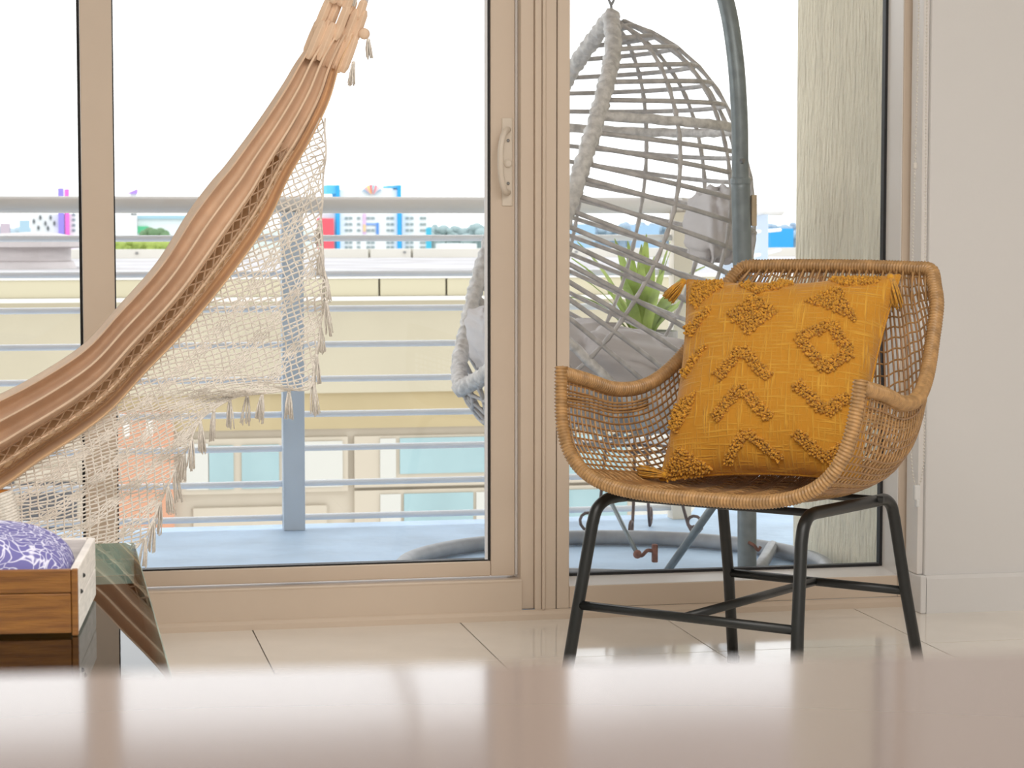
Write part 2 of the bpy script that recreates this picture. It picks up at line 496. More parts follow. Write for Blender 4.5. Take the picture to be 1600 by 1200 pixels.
# ================================================================ BALCONY
DZ = -.03
dk = MB()
poly = [(-3.2, 5.05), (2.3, 5.05), (2.3, 6.1), (3.0, 8.6), (1.97, 6.84), (-3.2, 6.84)]
poly = [(-3.2, 5.05), (2.04, 5.05), (2.04, 6.0), (2.6, 6.1), (4.6, 11.9), (3.95, 11.9), (1.97, 6.83), (-3.2, 6.83)]
dk.prism([(x, y, DZ - .16) for x, y in poly], (0, 0, .16))
dk.build('balcony_floor', M['deck'], kind='structure', label='pale blue painted balcony deck outside the door')
bx('balcony_soffit', (-3.2, 5.05, 2.5), (4.6, 6.95, 2.7), M['soffit'], kind='structure')
bx('balcony_beam', (-3.2, 6.80, 2.27), (4.6, 6.95, 2.5), M['soffit'], kind='structure')
bx('wall_balcony', (2.04, 5.051, DZ), (2.5, 6.04, 2.5), M['stucco'], kind='structure')
YR = 6.73
rl = empty('balcony_railing', 'white balcony railing of horizontal tubes with a thick cream top rail', 'railing', loc=(0, YR, DZ))
parts = []
far = Vector((3.74, 11.33, 0)); cor = Vector((1.905, YR, 0))
def railrun(z, r, nm, mt):
    a = MB().tube([(-3.1, YR, z), (cor.x, YR, z)], r, 14)
    parts.append(a.build(nm, M[mt], smooth=True))
    b = MB().tube([(cor.x, YR + .0, z), (far.x, far.y, z)], r, 14)
    parts.append(b.build(nm, M[mt], smooth=True))
railrun(.931, .0245, 'top_rail', 'rail_top')
for z in (.833, .728, .6245, .5185, .416, .3115, .2105, .1055, .004):
    railrun(z, .0095, 'rail', 'rail')
for x in (-1.85, -.57, .7125):
    parts.append(bx('post', (x - .032, YR - .045, DZ), (x + .032, YR + .0, .91), M['post'], bevel=.002))
parts.append(bx('corner_post', (cor.x - .03, YR - .03, DZ), (cor.x + .03, YR + .03, .91), M['post_c'], bevel=.002))
for f in (.35, .7):
    p = cor.lerp(far, f)
    parts.append(bx('post', (p.x - .03, p.y - .03, DZ), (p.x + .03, p.y + .03, .91), M['post'], bevel=.002))
parented(rl, parts)

# ---------------------------------------------------------------- hanging egg chair
EY = 5.80
rimC = [(1.451, 1.416, 0.0), (1.405, 1.305, .20), (1.345, 1.165, .315), (1.293, 1.042, .375), (1.245, .92, .405), (1.201, .802, .41), (1.165, .70, .385), (1.128, .595, .32), (1.085, .505, .20), (1.052, .450, 0.0)]
backC = [(1.451, 1.416), (1.60, 1.345), (1.72, 1.225), (1.795, 1.06), (1.823, .88), (1.800, .70), (1.735, .545), (1.62, .40), (1.46, .305), (1.28, .285), (1.135, .345), (1.052, .445)]
def rim_at(t):
    v = curve_at([Vector(p) for p in rimC], t); return v
def back_at(t):
    v = curve_at([Vector((a, b, 0)) for a, b in backC], t); return v
def shell(t, th, off=0):
    r = rim_at(t); b = back_at(t)
    wd = max(r.z, 0)
    sn = math.sin(th); cs = math.cos(th)
    sn2 = abs(sn) ** .85
    bul = 1 + .20 * sn * sn
    return Vector((r.x + (b.x - r.x) * sn2, EY - wd * cs * bul, r.y + (b.y - r.y) * sn2))
eg = empty('hanging_egg_chair', 'grey woven egg shaped hanging chair seen from its side on the balcony', 'chair', loc=(1.45, EY, .28))
parts = []
NS = 29
bands = {7, 20}
for i in range(1, NS):
    t = i / NS
    pts = [shell(t, math.pi * k / 36) for k in range(37)]
    if i in bands:
        parts.append(MB().tube(pts, .0125, 8, rf=lambda a, k, s: 1 + .12 * math.sin(a * 2.6 + k)).build('band', M['wicker_r'], smooth=True))
    else:
        jit = random.uniform(-.004, .004)
        parts.append(MB().tube([p + Vector((0, 0, jit)) for p in pts], .0062, 6).build('strand', M['wicker_g'], smooth=True))
for kk, th in enumerate((22, 46, 70, 94, 118, 142, 162)):
    pts = [shell(.02 + .96 * k / 70, math.radians(th + 2.5 * math.sin(k * .1 + kk))) for k in range(71)]
    parts.append(MB().tube(pts, .0052, 6, rf=lambda a, k, s: 1 + .35 * (1 if a % 3 == 0 else 0)).build('upright_strand', M['wicker_g'], smooth=True))
rp = []
N = 90
for k in range(N + 1): 
    r = rim_at(k / N); rp.append(Vector((r.x, EY - max(r.z, 0), r.y)))
for k in range(N - 1, 0, -1):
    r = rim_at(k / N); rp.append(Vector((r.x, EY + max(r.z, 0), r.y)))
rp = resample(rp + [rp[0]], 420)[:-1]
parts.append(MB().tube(rp, .021, 12, closed=True, rf=lambda a, k, s: 1 + .19 * math.sin(a * 1.05 + k * math.pi / 3) * math.cos(a * .52 - k * math.pi / 3)).build('braided_rim', M['wicker_r'], smooth=True))
parts.append(MB().tube(spline([(1.451, EY, 1.405), (1.451, EY, 1.44), (1.444, EY, 1.46), (1.451, EY, 1.475), (1.458, EY, 1.46), (1.452, EY, 1.445)], 6), .0035, 8).build('hook', M['pole_l'], smooth=True))
parented(eg, parts)
# chain from the stand to the basket
ch = empty('hanging_chain', 'thin steel chain above the hanging egg chair', 'chain', loc=(1.451, EY, 1.47))
links = []
for i in range(8):
    z = 1.49 + i * .032
    pts = []
    for k in range(14):
        a = 2 * math.pi * k / 14
        u = .008 * math.cos(a); v = .02 * math.sin(a)
        pts.append((1.451 + (u if i % 2 else 0), EY + (0 if i % 2 else u), z + v))
    links.append(MB().tube(pts, .0028, 6, closed=True).build('link', M['pole_l'], smooth=True))
parented(ch, links)
# stand
st = empty('egg_chair_stand', 'slate grey steel stand with curved pole and round floor ring for the egg chair', 'stand', loc=(1.44, 5.68, DZ))
RC = Vector((1.43, 5.67, 0)); RR = .55
parts = []
px_, py_ = 1.684, 5.35
pole_pts = spline([(px_ + .005, py_, DZ), (px_, py_, .33), (1.67, py_, .80), (1.664, py_, .986)], 8)
parts.append(MB().tube(pole_pts, .0235, 16).build('lower_pole', M['pole'], smooth=True))
up = spline([(1.664, py_, .97), (1.660, py_, 1.142), (1.650, py_ + .01, 1.296), (1.633, py_ + .04, 1.43), (1.60, py_ + .12, 1.58), (1.545, py_ + .26, 1.70), (1.49, py_ + .39, 1.755), (1.451, py_ + .45, 1.76)], 8)
parts.append(MB().tube(up, .0205, 16).build('curved_pole', M['pole'], smooth=True))
parts.append(MB().lathe((1.664, py_, .975), [(.0245, 0), (.0245, .012), (.0215, .016)], 18).build('collar', M['pole']))
parts.append(MB().tube([(1.66, py_ - .018, 1.03), (1.664, py_ - .026, 1.03)], .006, 8).build('bolt', M['screw']))
parts.append(bx('bracket', (1.690, py_ - .012, .873), (1.703, py_ + .012, .948), M['wood_p'], bevel=.001))
ring = [(RC.x + RR * math.cos(2 * math.pi * k / 72), RC.y + RR * math.sin(2 * math.pi * k / 72), DZ + .022) for k in range(72)]
parts.append(MB().tube(ring, .021, 12, closed=True).build('base_ring', M['pole_l'], smooth=True))
ring2 = [(RC.x + .05 + .40 * math.cos(2 * math.pi * k / 60), RC.y + .12 + .36 * math.sin(2 * math.pi * k / 60), DZ + .015) for k in range(60)]
parts.append(MB().tube([(px_, py_, DZ + .03), (RC.x - .54, RC.y + .02, DZ + .03)], .017, 10).build('base_bar', M['pole_l'], smooth=True))
parts.append(MB().tube([(px_, py_, .30), (1.555, 5.60, DZ + .02)], .0105, 10).build('brace', M['pole'], smooth=True))
parts.append(MB().tube([(px_ + .02, py_, DZ + .03), (RC.x + .50, RC.y + .22, DZ + .03)], .017, 10).build('base_bar', M['pole_l'], smooth=True))
hk = MB().tube(spline([(px_ - .001, py_ - .026, .098), (px_ + .012, py_ - .034, .09), (px_ + .022, py_ - .03, .078), (px_ + .03, py_ - .028, .086)], 5), .004, 6).build('pole_hook', M['rust'], smooth=True)
parts.append(hk)
parented(st, parts)
# rod with rusty clamp
rod = empty('rod_with_clamp', 'thin grey rod with rusty clamp leaning on the stand ring', 'rod', loc=(1.45, 5.6, DZ))
a = at(955, 785, 5.9); b = at(996, 866, 5.75)
o1 = MB().tube([a, b], .006, 8).build('rod', M['pole'], smooth=True)
o2 = MB().ball(b, .012, 10, 6).build('joint', M['rust'], smooth=True)
c0 = at(1003, 868, 5.74); c1 = at(1023, 862, 5.74)
o3 = MB().tube(spline([b, c0, at(1012, 860, 5.74), c1], 5), .005, 6).build('clamp_arm', M['rust'], smooth=True)
o4 = MB().box((c1.x - .007, c1.y - .008, c1.z - .028), (c1.x + .007, c1.y + .008, c1.z + .02)).build('clamp_jaw', M['rust'], bevel=.002)
parented(rod, [o1, o2, o3, o4])
# cushions in the egg
def puffy(name, c, size, rotz, label, wr=.012, roty=0, seed=1):
    rnd = random.Random(seed)
    ph = [rnd.uniform(0, 6) for _ in range(8)]
    m = MB()
    nu, nv = 44, 26
    Mx = Matrix.Translation(c) @ Matrix.Rotation(rotz, 4, 'Z') @ Matrix.Rotation(roty, 4, 'Y')
    n0 = 0
    def P(i, j):
        u = 2 * math.pi * i / nu; v = math.pi * j / nv - math.pi / 2
        def pw(x, e): return math.copysign(abs(x) ** e, x)
        x = pw(math.cos(v), .55) * pw(math.cos(u), .55); y = pw(math.cos(v), .55) * pw(math.sin(u), .55); z = pw(math.sin(v), .8)
        k = 1 + wr / max(size) * (math.sin(5 * u + ph[0] + 3 * z) + .8 * math.sin(9 * u + 4 * v + ph[1]) + .6 * math.sin(13 * v + 3 * u + ph[2]))
        return Mx @ Vector((x * size[0] * k, y * size[1] * k, z * size[2] * k))
    m.grid(P, nu, nv)
    o = m.build(name, M['cushion'], None, smooth=True, label=label, cat='cushion', group='grey cushions in the egg chair')
    return o
puffy('seat_cushion', (1.445, EY, .475), (.225, .29, .125), 0, 'thick pale grey seat cushion in the bottom of the egg chair', .022, .16, 3)
puffy('seat_cushion', (1.150, EY + .02, .575), (.058, .17, .085), 0, 'puffed grey cushion at the open front lip of the egg chair', .012, -.2, 5)
puffy('back_cushion', (1.735, EY, .875), (.05, .16, .092), 0, 'upright grey cushion against the back of the egg chair', .012, .12, 8)

# ---------------------------------------------------------------- plant on a scrolled stand
PX, PY = 1.70, 6.42
ps = empty('plant_stand', 'rusty wrought iron plant stand with scrolled feet near the railing', 'stand', loc=(PX, PY, DZ))
parts = []
for k in range(4):
    a = math.pi / 4 + k * math.pi / 2 + .35
    ca, sa = math.cos(a), math.sin(a)
    sp = [(.10, .42), (.105, .25), (.12, .10), (.14, .03)]
    for q in range(14):
        an = -math.pi / 2 + q * .52
        rr = .032 * (1 - q / 18)
        sp.append((.155 + rr * math.cos(an), .035 + rr * math.sin(an)))
    parts.append(MB().tube([(PX + r * ca, PY + r * sa, DZ + z) for r, z in sp], .0048, 6).build('scroll_leg', M['iron'], smooth=True))
for z, r in ((.42, .10), (.25, .105)):
    parts.append(MB().tube([(PX + r * math.cos(2 * math.pi * k / 32), PY + r * math.sin(2 * math.pi * k / 32), DZ + z) for k in range(32)], .005, 6, closed=True).build('hoop', M['iron'], smooth=True))
parented(ps, parts)
pl = empty('potted_plant', 'spiky green sword leaved plant in a pot behind the egg chair', 'plant', loc=(PX, PY, DZ + .42))
parts = [MB().lathe((PX, PY, DZ + .40), [(.075, 0), (.095, .16), (.105, .17), (.105, .195), (.09, .195), (.085, .17)], 24).build('pot', M['pot'], smooth=False)]
rnd = random.Random(11)
for k in range(26):
    a = rnd.uniform(0, 2 * math.pi); L = rnd.uniform(.22, .36); lean = rnd.uniform(.15, 1.05)
    m = MB(); n = 7
    base = Vector((PX + .02 * math.cos(a), PY + .02 * math.sin(a), DZ + .57))
    dirh = Vector((math.cos(a), math.sin(a), 0)); side = Vector((-math.sin(a), math.cos(a), 0))
    pts = []
    for q in range(n + 1):
        f = q / n
        ang = lean * (.55 + .6 * f)
        c = base + dirh * (L * f * math.sin(ang)) + Vector((0, 0, L * f * math.cos(ang)))
        wd = .017 * (math.sin(math.pi * min(1, .25 + .75 * f)) ** .7) + .001
        pts.append((c - side * wd, c + Vector((0, 0, -.004)) , c + side * wd))
    for q in range(n):
        b0 = len(m.v)
        for p in pts[q] + pts[q + 1]: m.v.append(p)
        m.f += [[b0, b0 + 1, b0 + 4, b0 + 3], [b0 + 1, b0 + 2, b0 + 5, b0 + 4]]
    parts.append(m.build('leaf', M['leaf'], smooth=True))
parented(pl, parts)

# ================================================================ NEIGHBOURING BUILDING
BY = 14.0
nb = empty('neighbour_building', 'cream stucco building with flat white roof just across from the balcony', 'building', loc=(1, BY, -15))
parts = []
def nbx(nm, x0, x1, z0, z1, y0, y1, mt, bevel=0):
    o = bx(nm, (x0, y0, z0), (x1, y1, z1), M[mt], bevel=bevel); parts.append(o); return o
nbx('wall', -9, 16, -.185, .40, BY, BY + .3, 'bwall')
nbx('lower_tan_band', -9, 16, -.41, -.186, BY + .03, BY + .3, 'btan')
nbx('lower_wall', -9, 16, -15, -.411, BY + .06, BY + .4, 'bframe')
nbx('roof_slab', -9, 16, .36, .530, BY + .02, BY + 7.2, 'broof')
xs = [-9, -5.6, -2.4, -.55, 2.02, 2.44, 5.2, 8.1, 11.5, 16]
for a, b in zip(xs, xs[1:]):
    nbx('fascia_panel', a + .006, b - .006, .415, .522, BY - .06, BY + .015, 'bfascia', .004)
nbx('drip_ledge', -9, 16, .388, .414, BY - .08, BY + .01, 'bwhite')
nbx('roof_edge', -9, 16, .5225, .541, BY - .07, BY + .10, 'bwhite')
xs = [-9, -4.4, -1.2, 2.95, 3.35, 7.5, 12, 18]
for a, b in zip(xs, xs[1:]):
    nbx('parapet_panel', a + .012, b - .012, .53, .612, BY + 7.0, BY + 7.2, 'bwhite')
for x in range(-6, 16):
    nbx('parapet_bolt', x * .82 - .012, x * .82 + .012, .572, .590, BY + 6.985, BY + 7.0, 'screw')
# windows: frame pieces proud of panes
def win(x0, x1, z0, z1, panes):
    o = nbx('window', x0, x1, z0, z1, BY + .02, BY + .058, 'bframe')
    subs = []
    for (a, b, c, d, mt) in panes:
        subs.append(bx('pane', (a, BY + .008, c), (b, BY + .019, d), M[mt]))
    for s_ in subs: s_.parent = o
    return o
WB = BY
win(.80, 1.83, -.80, -.46, [(.83, .965, -.77, -.485, 'bglass_w'), (.97, 1.12, -.77, -.50, 'bglass'), (1.17, 1.40, -.77, -.50, 'bglass'), (1.44, 1.795, -.77, -.485, 'bglass_w')])
win(1.87, 3.0, -.78, -.46, [(2.03, 2.13, -.745, -.475, 'bglass_w'), (2.155, 2.70, -.70, -.475, 'bglass'), (2.72, 2.95, -.745, -.475, 'bglass_w')])
win(1.87, 3.0, -1.30, -.80, [(2.03, 2.16, -1.28, -.825, 'bglass_w'), (2.18, 2.62, -1.28, -.825, 'bglass'), (2.64, 2.95, -1.28, -.825, 'bglass_w')])
win(3.05, 4.3, -.78, -.46, [(3.10, 3.62, -.745, -.475, 'bglass'), (3.66, 4.25, -.745, -.475, 'bglass_w')])
win(3.05, 4.3, -1.30, -.80, [(3.10, 3.62, -1.28, -.825, 'bglass'), (3.66, 4.25, -1.28, -.825, 'bglass_w')])
nbx('lower_panel', .87, 1.70, -1.25, -.885, BY + .03, BY + .0595, 'bframe', .006)
nbx('terracotta_panel', .40, .755, -1.3, -.28, BY - .02, BY + .06, 'terra')
for x in (.47, .61):
    nbx('terracotta_panel', x - .02, x + .02, -.43, -.30, BY - .025, BY - .02, 'bwhite')
win(-.75, .19, -1.3, -.62, [(-.70, -.2, -1.28, -.66, 'bdark'), (-.17, .17, -1.28, -.70, 'bdark')])
parented(nb, parts)
# roof vent
vc = at(48, 405, 17.0); vz = .53
vt = empty('roof_vent', 'round pale metal mushroom vent on the neighbouring flat roof', 'vent', loc=(vc.x, 17.0, vz))
o1 = MB().lathe((vc.x, 17.0, vz), [(.33, 0), (.31, .05), (.29, .06), (.29, .15)], 32).build('vent_base', M['galv'], smooth=False)
o2 = MB().lathe((vc.x, 17.0, vz + .15), [(.36, 0), (.385, .01), (.385, .06), (.36, .075), (.20, .105), (.02, .115)], 32).build('vent_cap', M['galv'], smooth=False)
parented(vt, [o1, o2])

# ================================================================ DISTANT CITY
FY = 1300.0
def fbox(nm, x0, x1, y0, y1, c, par=None, Y=FY, dep=20, zb=None):
    a = at(x0, y0, Y); b = at(x1, y1, Y)
    z0 = b.z if zb is None else zb
    o = bx(nm, (a.x, Y, z0), (b.x, Y + dep, a.z), plain(c)); 
    if par is not None: par.append(o)
    return o
# white tower with blue pillars
tw = empty('white_tower', 'white apartment tower with blue pillars and a rainbow fan on its roof', 'building', loc=(at(575, 390, FY).x, FY, -25))
parts = []
fbox('wall', 531, 622, 296, 400, (.86, .87, .88), parts, zb=-25)
fbox('side_wing', 628, 668, 333, 400, (.86, .87, .87), parts, Y=FY + 4, zb=-25)
fbox('side_wing', 496, 525, 333, 400, (.86, .86, .87), parts, Y=FY + 4, zb=-25)
fbox('pillar', 525.5, 531.5, 289, 400, (.02, .38, .80), parts, Y=FY - 3, zb=-25)
fbox('pillar', 621.5, 627.5, 289, 400, (.02, .38, .80), parts, Y=FY - 3, zb=-25)
fbox('roof_block', 511, 525.5, 289, 303, (.12, .55, .80), parts, Y=FY - 1)
fbox('roof_beam', 606, 621.5, 290, 294, (.12, .48, .80), parts, Y=FY - 1)
fbox('red_panel', 496, 522, 341, 400, (.85, .10, .14), parts, Y=FY - 4, dep=3, zb=-25)
fbox('stripe', 567, 572, 334, 366, (.75, .50, .72), parts, Y=FY - 1, dep=1)
fbox('stripe', 567.5, 571.5, 351, 362, (.80, .58, .30), parts, Y=FY - 1.4, dep=1)
fbox('stripe', 588, 592, 348, 366, (.10, .28, .70), parts, Y=FY - 1, dep=1)
fbox('stripe', 572, 590, 348.5, 352, (.25, .40, .75), parts, Y=FY - .8, dep=1)
for (xa, xb) in ((539, 544), (545.5, 550.5), (558, 563), (573, 578.5), (580, 585.5), (604, 609), (610.5, 615.5)):
    for yy in (341, 350.5, 360, 379, 386.5):
        fbox('window', xa, xb, yy - 2, yy + 2, (.30, .36, .38), parts, Y=FY - .6, dep=1)
for (xa, xb) in ((634, 639), (641, 646), (656.5, 660.5), (661.5, 666)):
    for yy in (341, 350.5, 360, 379, 386.5):
        fbox('window', xa, xb, yy - 2, yy + 2, (.32, .38, .38), parts, Y=FY + 3.4, dep=1)
fan_c = at(582, 306, FY - 2)
cols = [(.35, .45, .60), (.80, .45, .45), (.90, .62, .20), (.88, .15, .20), (.40, .60, .65), (.85, .22, .28), (.80, .60, .62), (.35, .48, .62)]
for k, c in enumerate(cols):
    a0 = math.radians(28 + k * 15.5); a1 = math.radians(28 + (k + 1) * 15.5 - 3)
    R1 = 6.4; r0 = 1.2
    m = MB().prism([(fan_c.x - r0 * math.cos(a0) * 1.3, FY - 2, fan_c.z + r0 * math.sin(a0)), (fan_c.x - R1 * math.cos(a0) * 1.0, FY - 2, fan_c.z + R1 * math.sin(a0)), (fan_c.x - R1 * math.cos(a1) * 1.0, FY - 2, fan_c.z + R1 * math.sin(a1)), (fan_c.x - r0 * math.cos(a1) * 1.3, FY - 2, fan_c.z + r0 * math.sin(a1))], (0, 1.2, 0))
    parts.append(m.build('fan_blade', plain(c)))
parented(tw, parts)
# left buildings
lb = empty('mural_building', 'white building with leaf mural and a purple and pink pillar', 'building', loc=(at(80, 390, FY).x, FY, -25))
parts = []
fbox('wall', 48, 124, 334, 400, (.86, .86, .87), parts, zb=-25)
fbox('pillar', 90.5, 101, 294, 400, (.32, .24, .80), parts, Y=FY - 3, zb=-25)
fbox('pillar', 101, 109.5, 295.5, 400, (.85, .16, .62), parts, Y=FY - 3, zb=-25)
for x_, y_ in ((53, 346), (63, 340), (71, 349), (79, 340), (85, 349), (60, 356), (75, 357)):
    c = at(x_, y_, FY - 1)
    parts.append(MB().prism([(c.x, FY - 1, c.z - 1.7), (c.x + .75, FY - 1, c.z), (c.x, FY - 1, c.z + 1.7), (c.x - .75, FY - 1, c.z)], (0, .6, 0)).build('leaf_motif', plain((.12, .13, .14))))
for yy in (335.5, 343.5, 352, 360):
    fbox('window', 112.5, 117.5, yy - 2, yy + 2, (.26, .32, .36), parts, Y=FY - .6, dep=1)
parented(lb, parts)
rb = empty('pale_office_block', 'pale block with a purple sail fin behind the cloth of the hammock', 'building', loc=(at(200, 390, FY).x, FY, -25))
parts = []
fbox('wall', 178, 215, 334, 400, (.84, .85, .86), parts, zb=-25)
a = at(198, 303, FY); b = at(215, 295, FY)
parts.append(MB().prism([(a.x, FY - 2, a.z), (b.x, FY - 2, a.z), (b.x, FY - 2, b.z), (a.x, FY - 2, a.z + .4)], (0, 3, 0)).build('roof_fin', plain((.45, .26, .75))))
fbox('fin_support', 204, 214, 303, 336, (.84, .85, .86), parts)
fbox('low_wing', 215, 300, 337, 400, (.80, .84, .85), parts, Y=FY + 10, zb=-25)
fbox('roof_band', 215, 300, 336.5, 342, (.38, .58, .68), parts, Y=FY + 8, dep=2)
fbox('green_panel', 215, 232, 353.5, 364.5, (.10, .55, .28), parts, Y=FY + 8, dep=2)
parented(rb, parts)
fbox('blue_roofed_shed', 1204, 1240, 357, 366, (.03, .35, .75), Y=900, dep=30, zb=-25).name = 'blue_shed'
bpy.data.objects['blue_shed']['label'] = 'far shed with a bright blue roof right of the pole'; bpy.data.objects['blue_shed']['category'] = 'building'
sh = fbox('blue_dome', 667, 674, 356, 364, (.05, .45, .65), Y=1000, dep=3, zb=-25)
tag(sh, 'small blue tank beside the white tower', 'tank')
for (x0, x1, y0, c, l) in ((0, 16, 349, (.55, .45, .52), 'far dusty pink block at the skyline left edge'), (30, 47, 344, (.40, .56, .68), 'far pale blue glass block on the left skyline'),
                           (690, 745, 381, (.84, .84, .84), 'long low white warehouse right of the white tower'), (1000, 1030, 352, (.35, .52, .72), 'far bluish block behind the egg chair'), (895, 930, 350, (.36, .54, .72), 'far blue block left behind the egg chair weave')):
    tag(fbox('skyline_block', x0, x1, y0, 398, c, Y=1250, zb=-25), l, 'building', 'far skyline blocks')
# ground and far trees, haze put into the farthest ones' colour
bx('city_ground', (-3000, 40, -26), (4000, 5500, -25), plain((.42, .48, .44)), kind='structure')
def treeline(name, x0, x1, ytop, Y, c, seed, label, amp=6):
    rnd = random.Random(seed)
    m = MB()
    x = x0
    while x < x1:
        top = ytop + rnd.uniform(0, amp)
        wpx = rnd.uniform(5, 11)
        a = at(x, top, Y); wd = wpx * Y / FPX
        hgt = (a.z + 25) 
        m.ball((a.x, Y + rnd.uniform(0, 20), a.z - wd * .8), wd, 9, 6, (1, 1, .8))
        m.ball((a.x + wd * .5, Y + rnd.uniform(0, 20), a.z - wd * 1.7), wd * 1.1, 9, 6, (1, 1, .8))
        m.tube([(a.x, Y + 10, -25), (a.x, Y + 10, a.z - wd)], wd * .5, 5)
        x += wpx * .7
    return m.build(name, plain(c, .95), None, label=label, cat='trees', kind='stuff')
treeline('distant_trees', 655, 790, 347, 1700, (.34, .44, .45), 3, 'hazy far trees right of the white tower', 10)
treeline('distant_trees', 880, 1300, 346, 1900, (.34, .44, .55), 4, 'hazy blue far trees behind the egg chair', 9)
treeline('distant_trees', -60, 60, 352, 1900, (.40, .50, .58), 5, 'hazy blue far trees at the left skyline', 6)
treeline('distant_trees', 228, 262, 355, 1100, (.14, .24, .12), 6, 'dark green tree clump in front of the pale low wing', 5)
treeline('distant_trees', 170, 300, 374, 800, (.34, .42, .10), 7, 'yellow green hedge of trees just above the flat roof', 5)

# ================================================================ WICKER ARMCHAIR
CO = Vector((1.271, 3.996, 0)); CX = Vector((.683, -.730, 0)).normalized(); CY = Vector((.730, .683, 0)).normalized()
CM = Matrix(((CX.x, CY.x, 0, CO.x), (CX.y, CY.y, 0, CO.y), (0, 0, 1, 0), (0, 0, 0, 1)))
chair = empty('wicker_armchair', 'tan woven wicker armchair with black metal legs in front of the window', 'chair')
chair.matrix_world = CM
RL = [(-.306, -.178, .606), (-.307, -.09, .588), (-.300, .0, .566), (-.286, .09, .570), (-.268, .165, .607), (-.250, .225, .665), (-.236, .272, .738), (-.205, .312, .790)]
CC = [(0, -.212, .398), (0, -.12, .388), (0, -.01, .382), (0, .10, .388), (0, .185, .425), (0, .235, .520), (0, .278, .665), (0, .328, .796)]
RLv = [Vector(p) for p in RL]; CCv = [Vector(p) for p in CC]
def pw(x, e): return math.copysign(abs(x) ** e, x)
def seat(u, v, inset=0.0):
    """u -1..1 across from left rim to right rim, v 0..1 front to top of back"""
    r = curve_at(RLv, v); c = curve_at(CCv, v)
    th = (1 - (u + 1) / 2) * math.pi
    n = 3.8 - 1.6 * v
    x = pw(math.cos(th), 2 / n); s = abs(math.sin(th)) ** (2 / n)
    # front opening narrows to the seat
    nar = 1 - .07 * s * (1 - v) * (1 if True else 0)
    return Vector((-r.x * x * nar, r.y + (c.y - r.y) * s, r.z + (c.z - r.z) * s))
def arcpar(v, n):
    P = [seat(-1 + 2 * k / 240, v) for k in range(241)]
    L = [0]
    for a, b in zip(P, P[1:]): L.append(L[-1] + (b - a).length)
    out = []; j = 0
    for i in range(n + 1):
        d = L[-1] * i / n
        while j < 239 and L[j + 1] < d: j += 1
        f = (d - L[j]) / max(L[j + 1] - L[j], 1e-9)
        out.append(-1 + 2 * (j + f) / 240)
    return out
NV = 44; NW = 60
table = [arcpar(v / NV, NW) for v in range(NV + 1)]
def S(i, v):
    """strand i (0..NW) evenly spread across the section at v"""
    x = v * NV; a = min(int(x), NV - 1); f = x - a
    u = table[a][i] * (1 - f) + table[a + 1][i] * f
    return seat(u, v)
m = MB()
for i in range(1, NW):
    jit = random.uniform(-.0015, .0015)
    m.tube([S(i, k / NV) + Vector((jit, 0, 0)) for k in range(NV + 1)], .0021, 5, cap=False)
for i in range(1, NW - 1):
    for f in (.33, .67):
        a = [S(i, .01 + .56 * k / 24).lerp(S(i + 1, .01 + .56 * k / 24), f) for k in range(25)]
        if abs(a[8].x) < .235 and a[8].z < .43: m.tube(a, .002, 4, cap=False)
m.build('warp_weave', M['rattan_d'], chair, smooth=True, kind='stuff')
m = MB()
for k in range(1, 45):
    v = k / 45
    if v < .03: continue
    pts = [S(i, v) + Vector((0, 0, .0022 if (i // 2) % 2 else -.0012)) for i in range(0, NW + 1, 1)]
    m.tube(pts, .0019, 5, cap=False)
m.build('weft_weave', M['rattan'], chair, smooth=True, kind='stuff')
# diagonal wraps that tie the weave to the top of the back
m = MB()
for k in range(26):
    f = (k + .5) / 26
    i0 = int(f * NW)
    a = S(max(1, min(NW - 1, i0)), 1.0) + Vector((0, -.004, .012)); b = S(max(1, min(NW - 1, i0 - 2)), .90) + Vector((0, -.004, 0))
    m.tube([a, (a + b) / 2 + Vector((0, -.003, 0)), b], .0023, 5)
m.build('back_ties', M['rattan'], chair, smooth=True, kind='stuff')
def wrapped(name, pts, r, pitch=.0064, parent=chair, mt='rattan', closed=False):
    L = sum((b - a).length for a, b in zip(pts, pts[1:]))
    n = int(L / (pitch / 6))
    q = resample(pts, n)
    return MB().tube(q, r, 10, rf=lambda a, k, s: .80 + .36 * abs(math.sin(math.pi * (a + k * .35) / 6)) ** .7).build(name, M[mt], parent, smooth=True)
front = [seat(-1 + 2 * k / 120, 0.0) for k in range(121)]
front[0] += Vector((0, 0, .012)); front[-1] += Vector((0, 0, .012))
wrapped('front_rim', resample(front, 160), .0115)
sideL = [seat(-1, k / 60) for k in range(61)]
sideR = [seat(1, k / 60) for k in range(61)]
top = [seat(-1 + 2 * k / 60, 1.0) for k in range(61)]
loop = sideL + [p + Vector((0, 0, .002)) for p in top[3:-3]] + sideR[::-1]
wrapped('top_rim', resample(spline(resample(loop, 40), 6), 400), .0125)
# heavier lower skin strip on the arm tops
for sd in (-1, 1):
    pts = [seat(sd * .985, .02 + .40 * k / 20) + Vector((sd * -.004, 0, -.008)) for k in range(21)]
    m = MB()
    for q in range(4):
        m.tube([p + Vector((0, 0, -.006 * q)) for p in pts], .0023, 5)
    m.build('arm_binding', M['rattan'], chair, smooth=True)
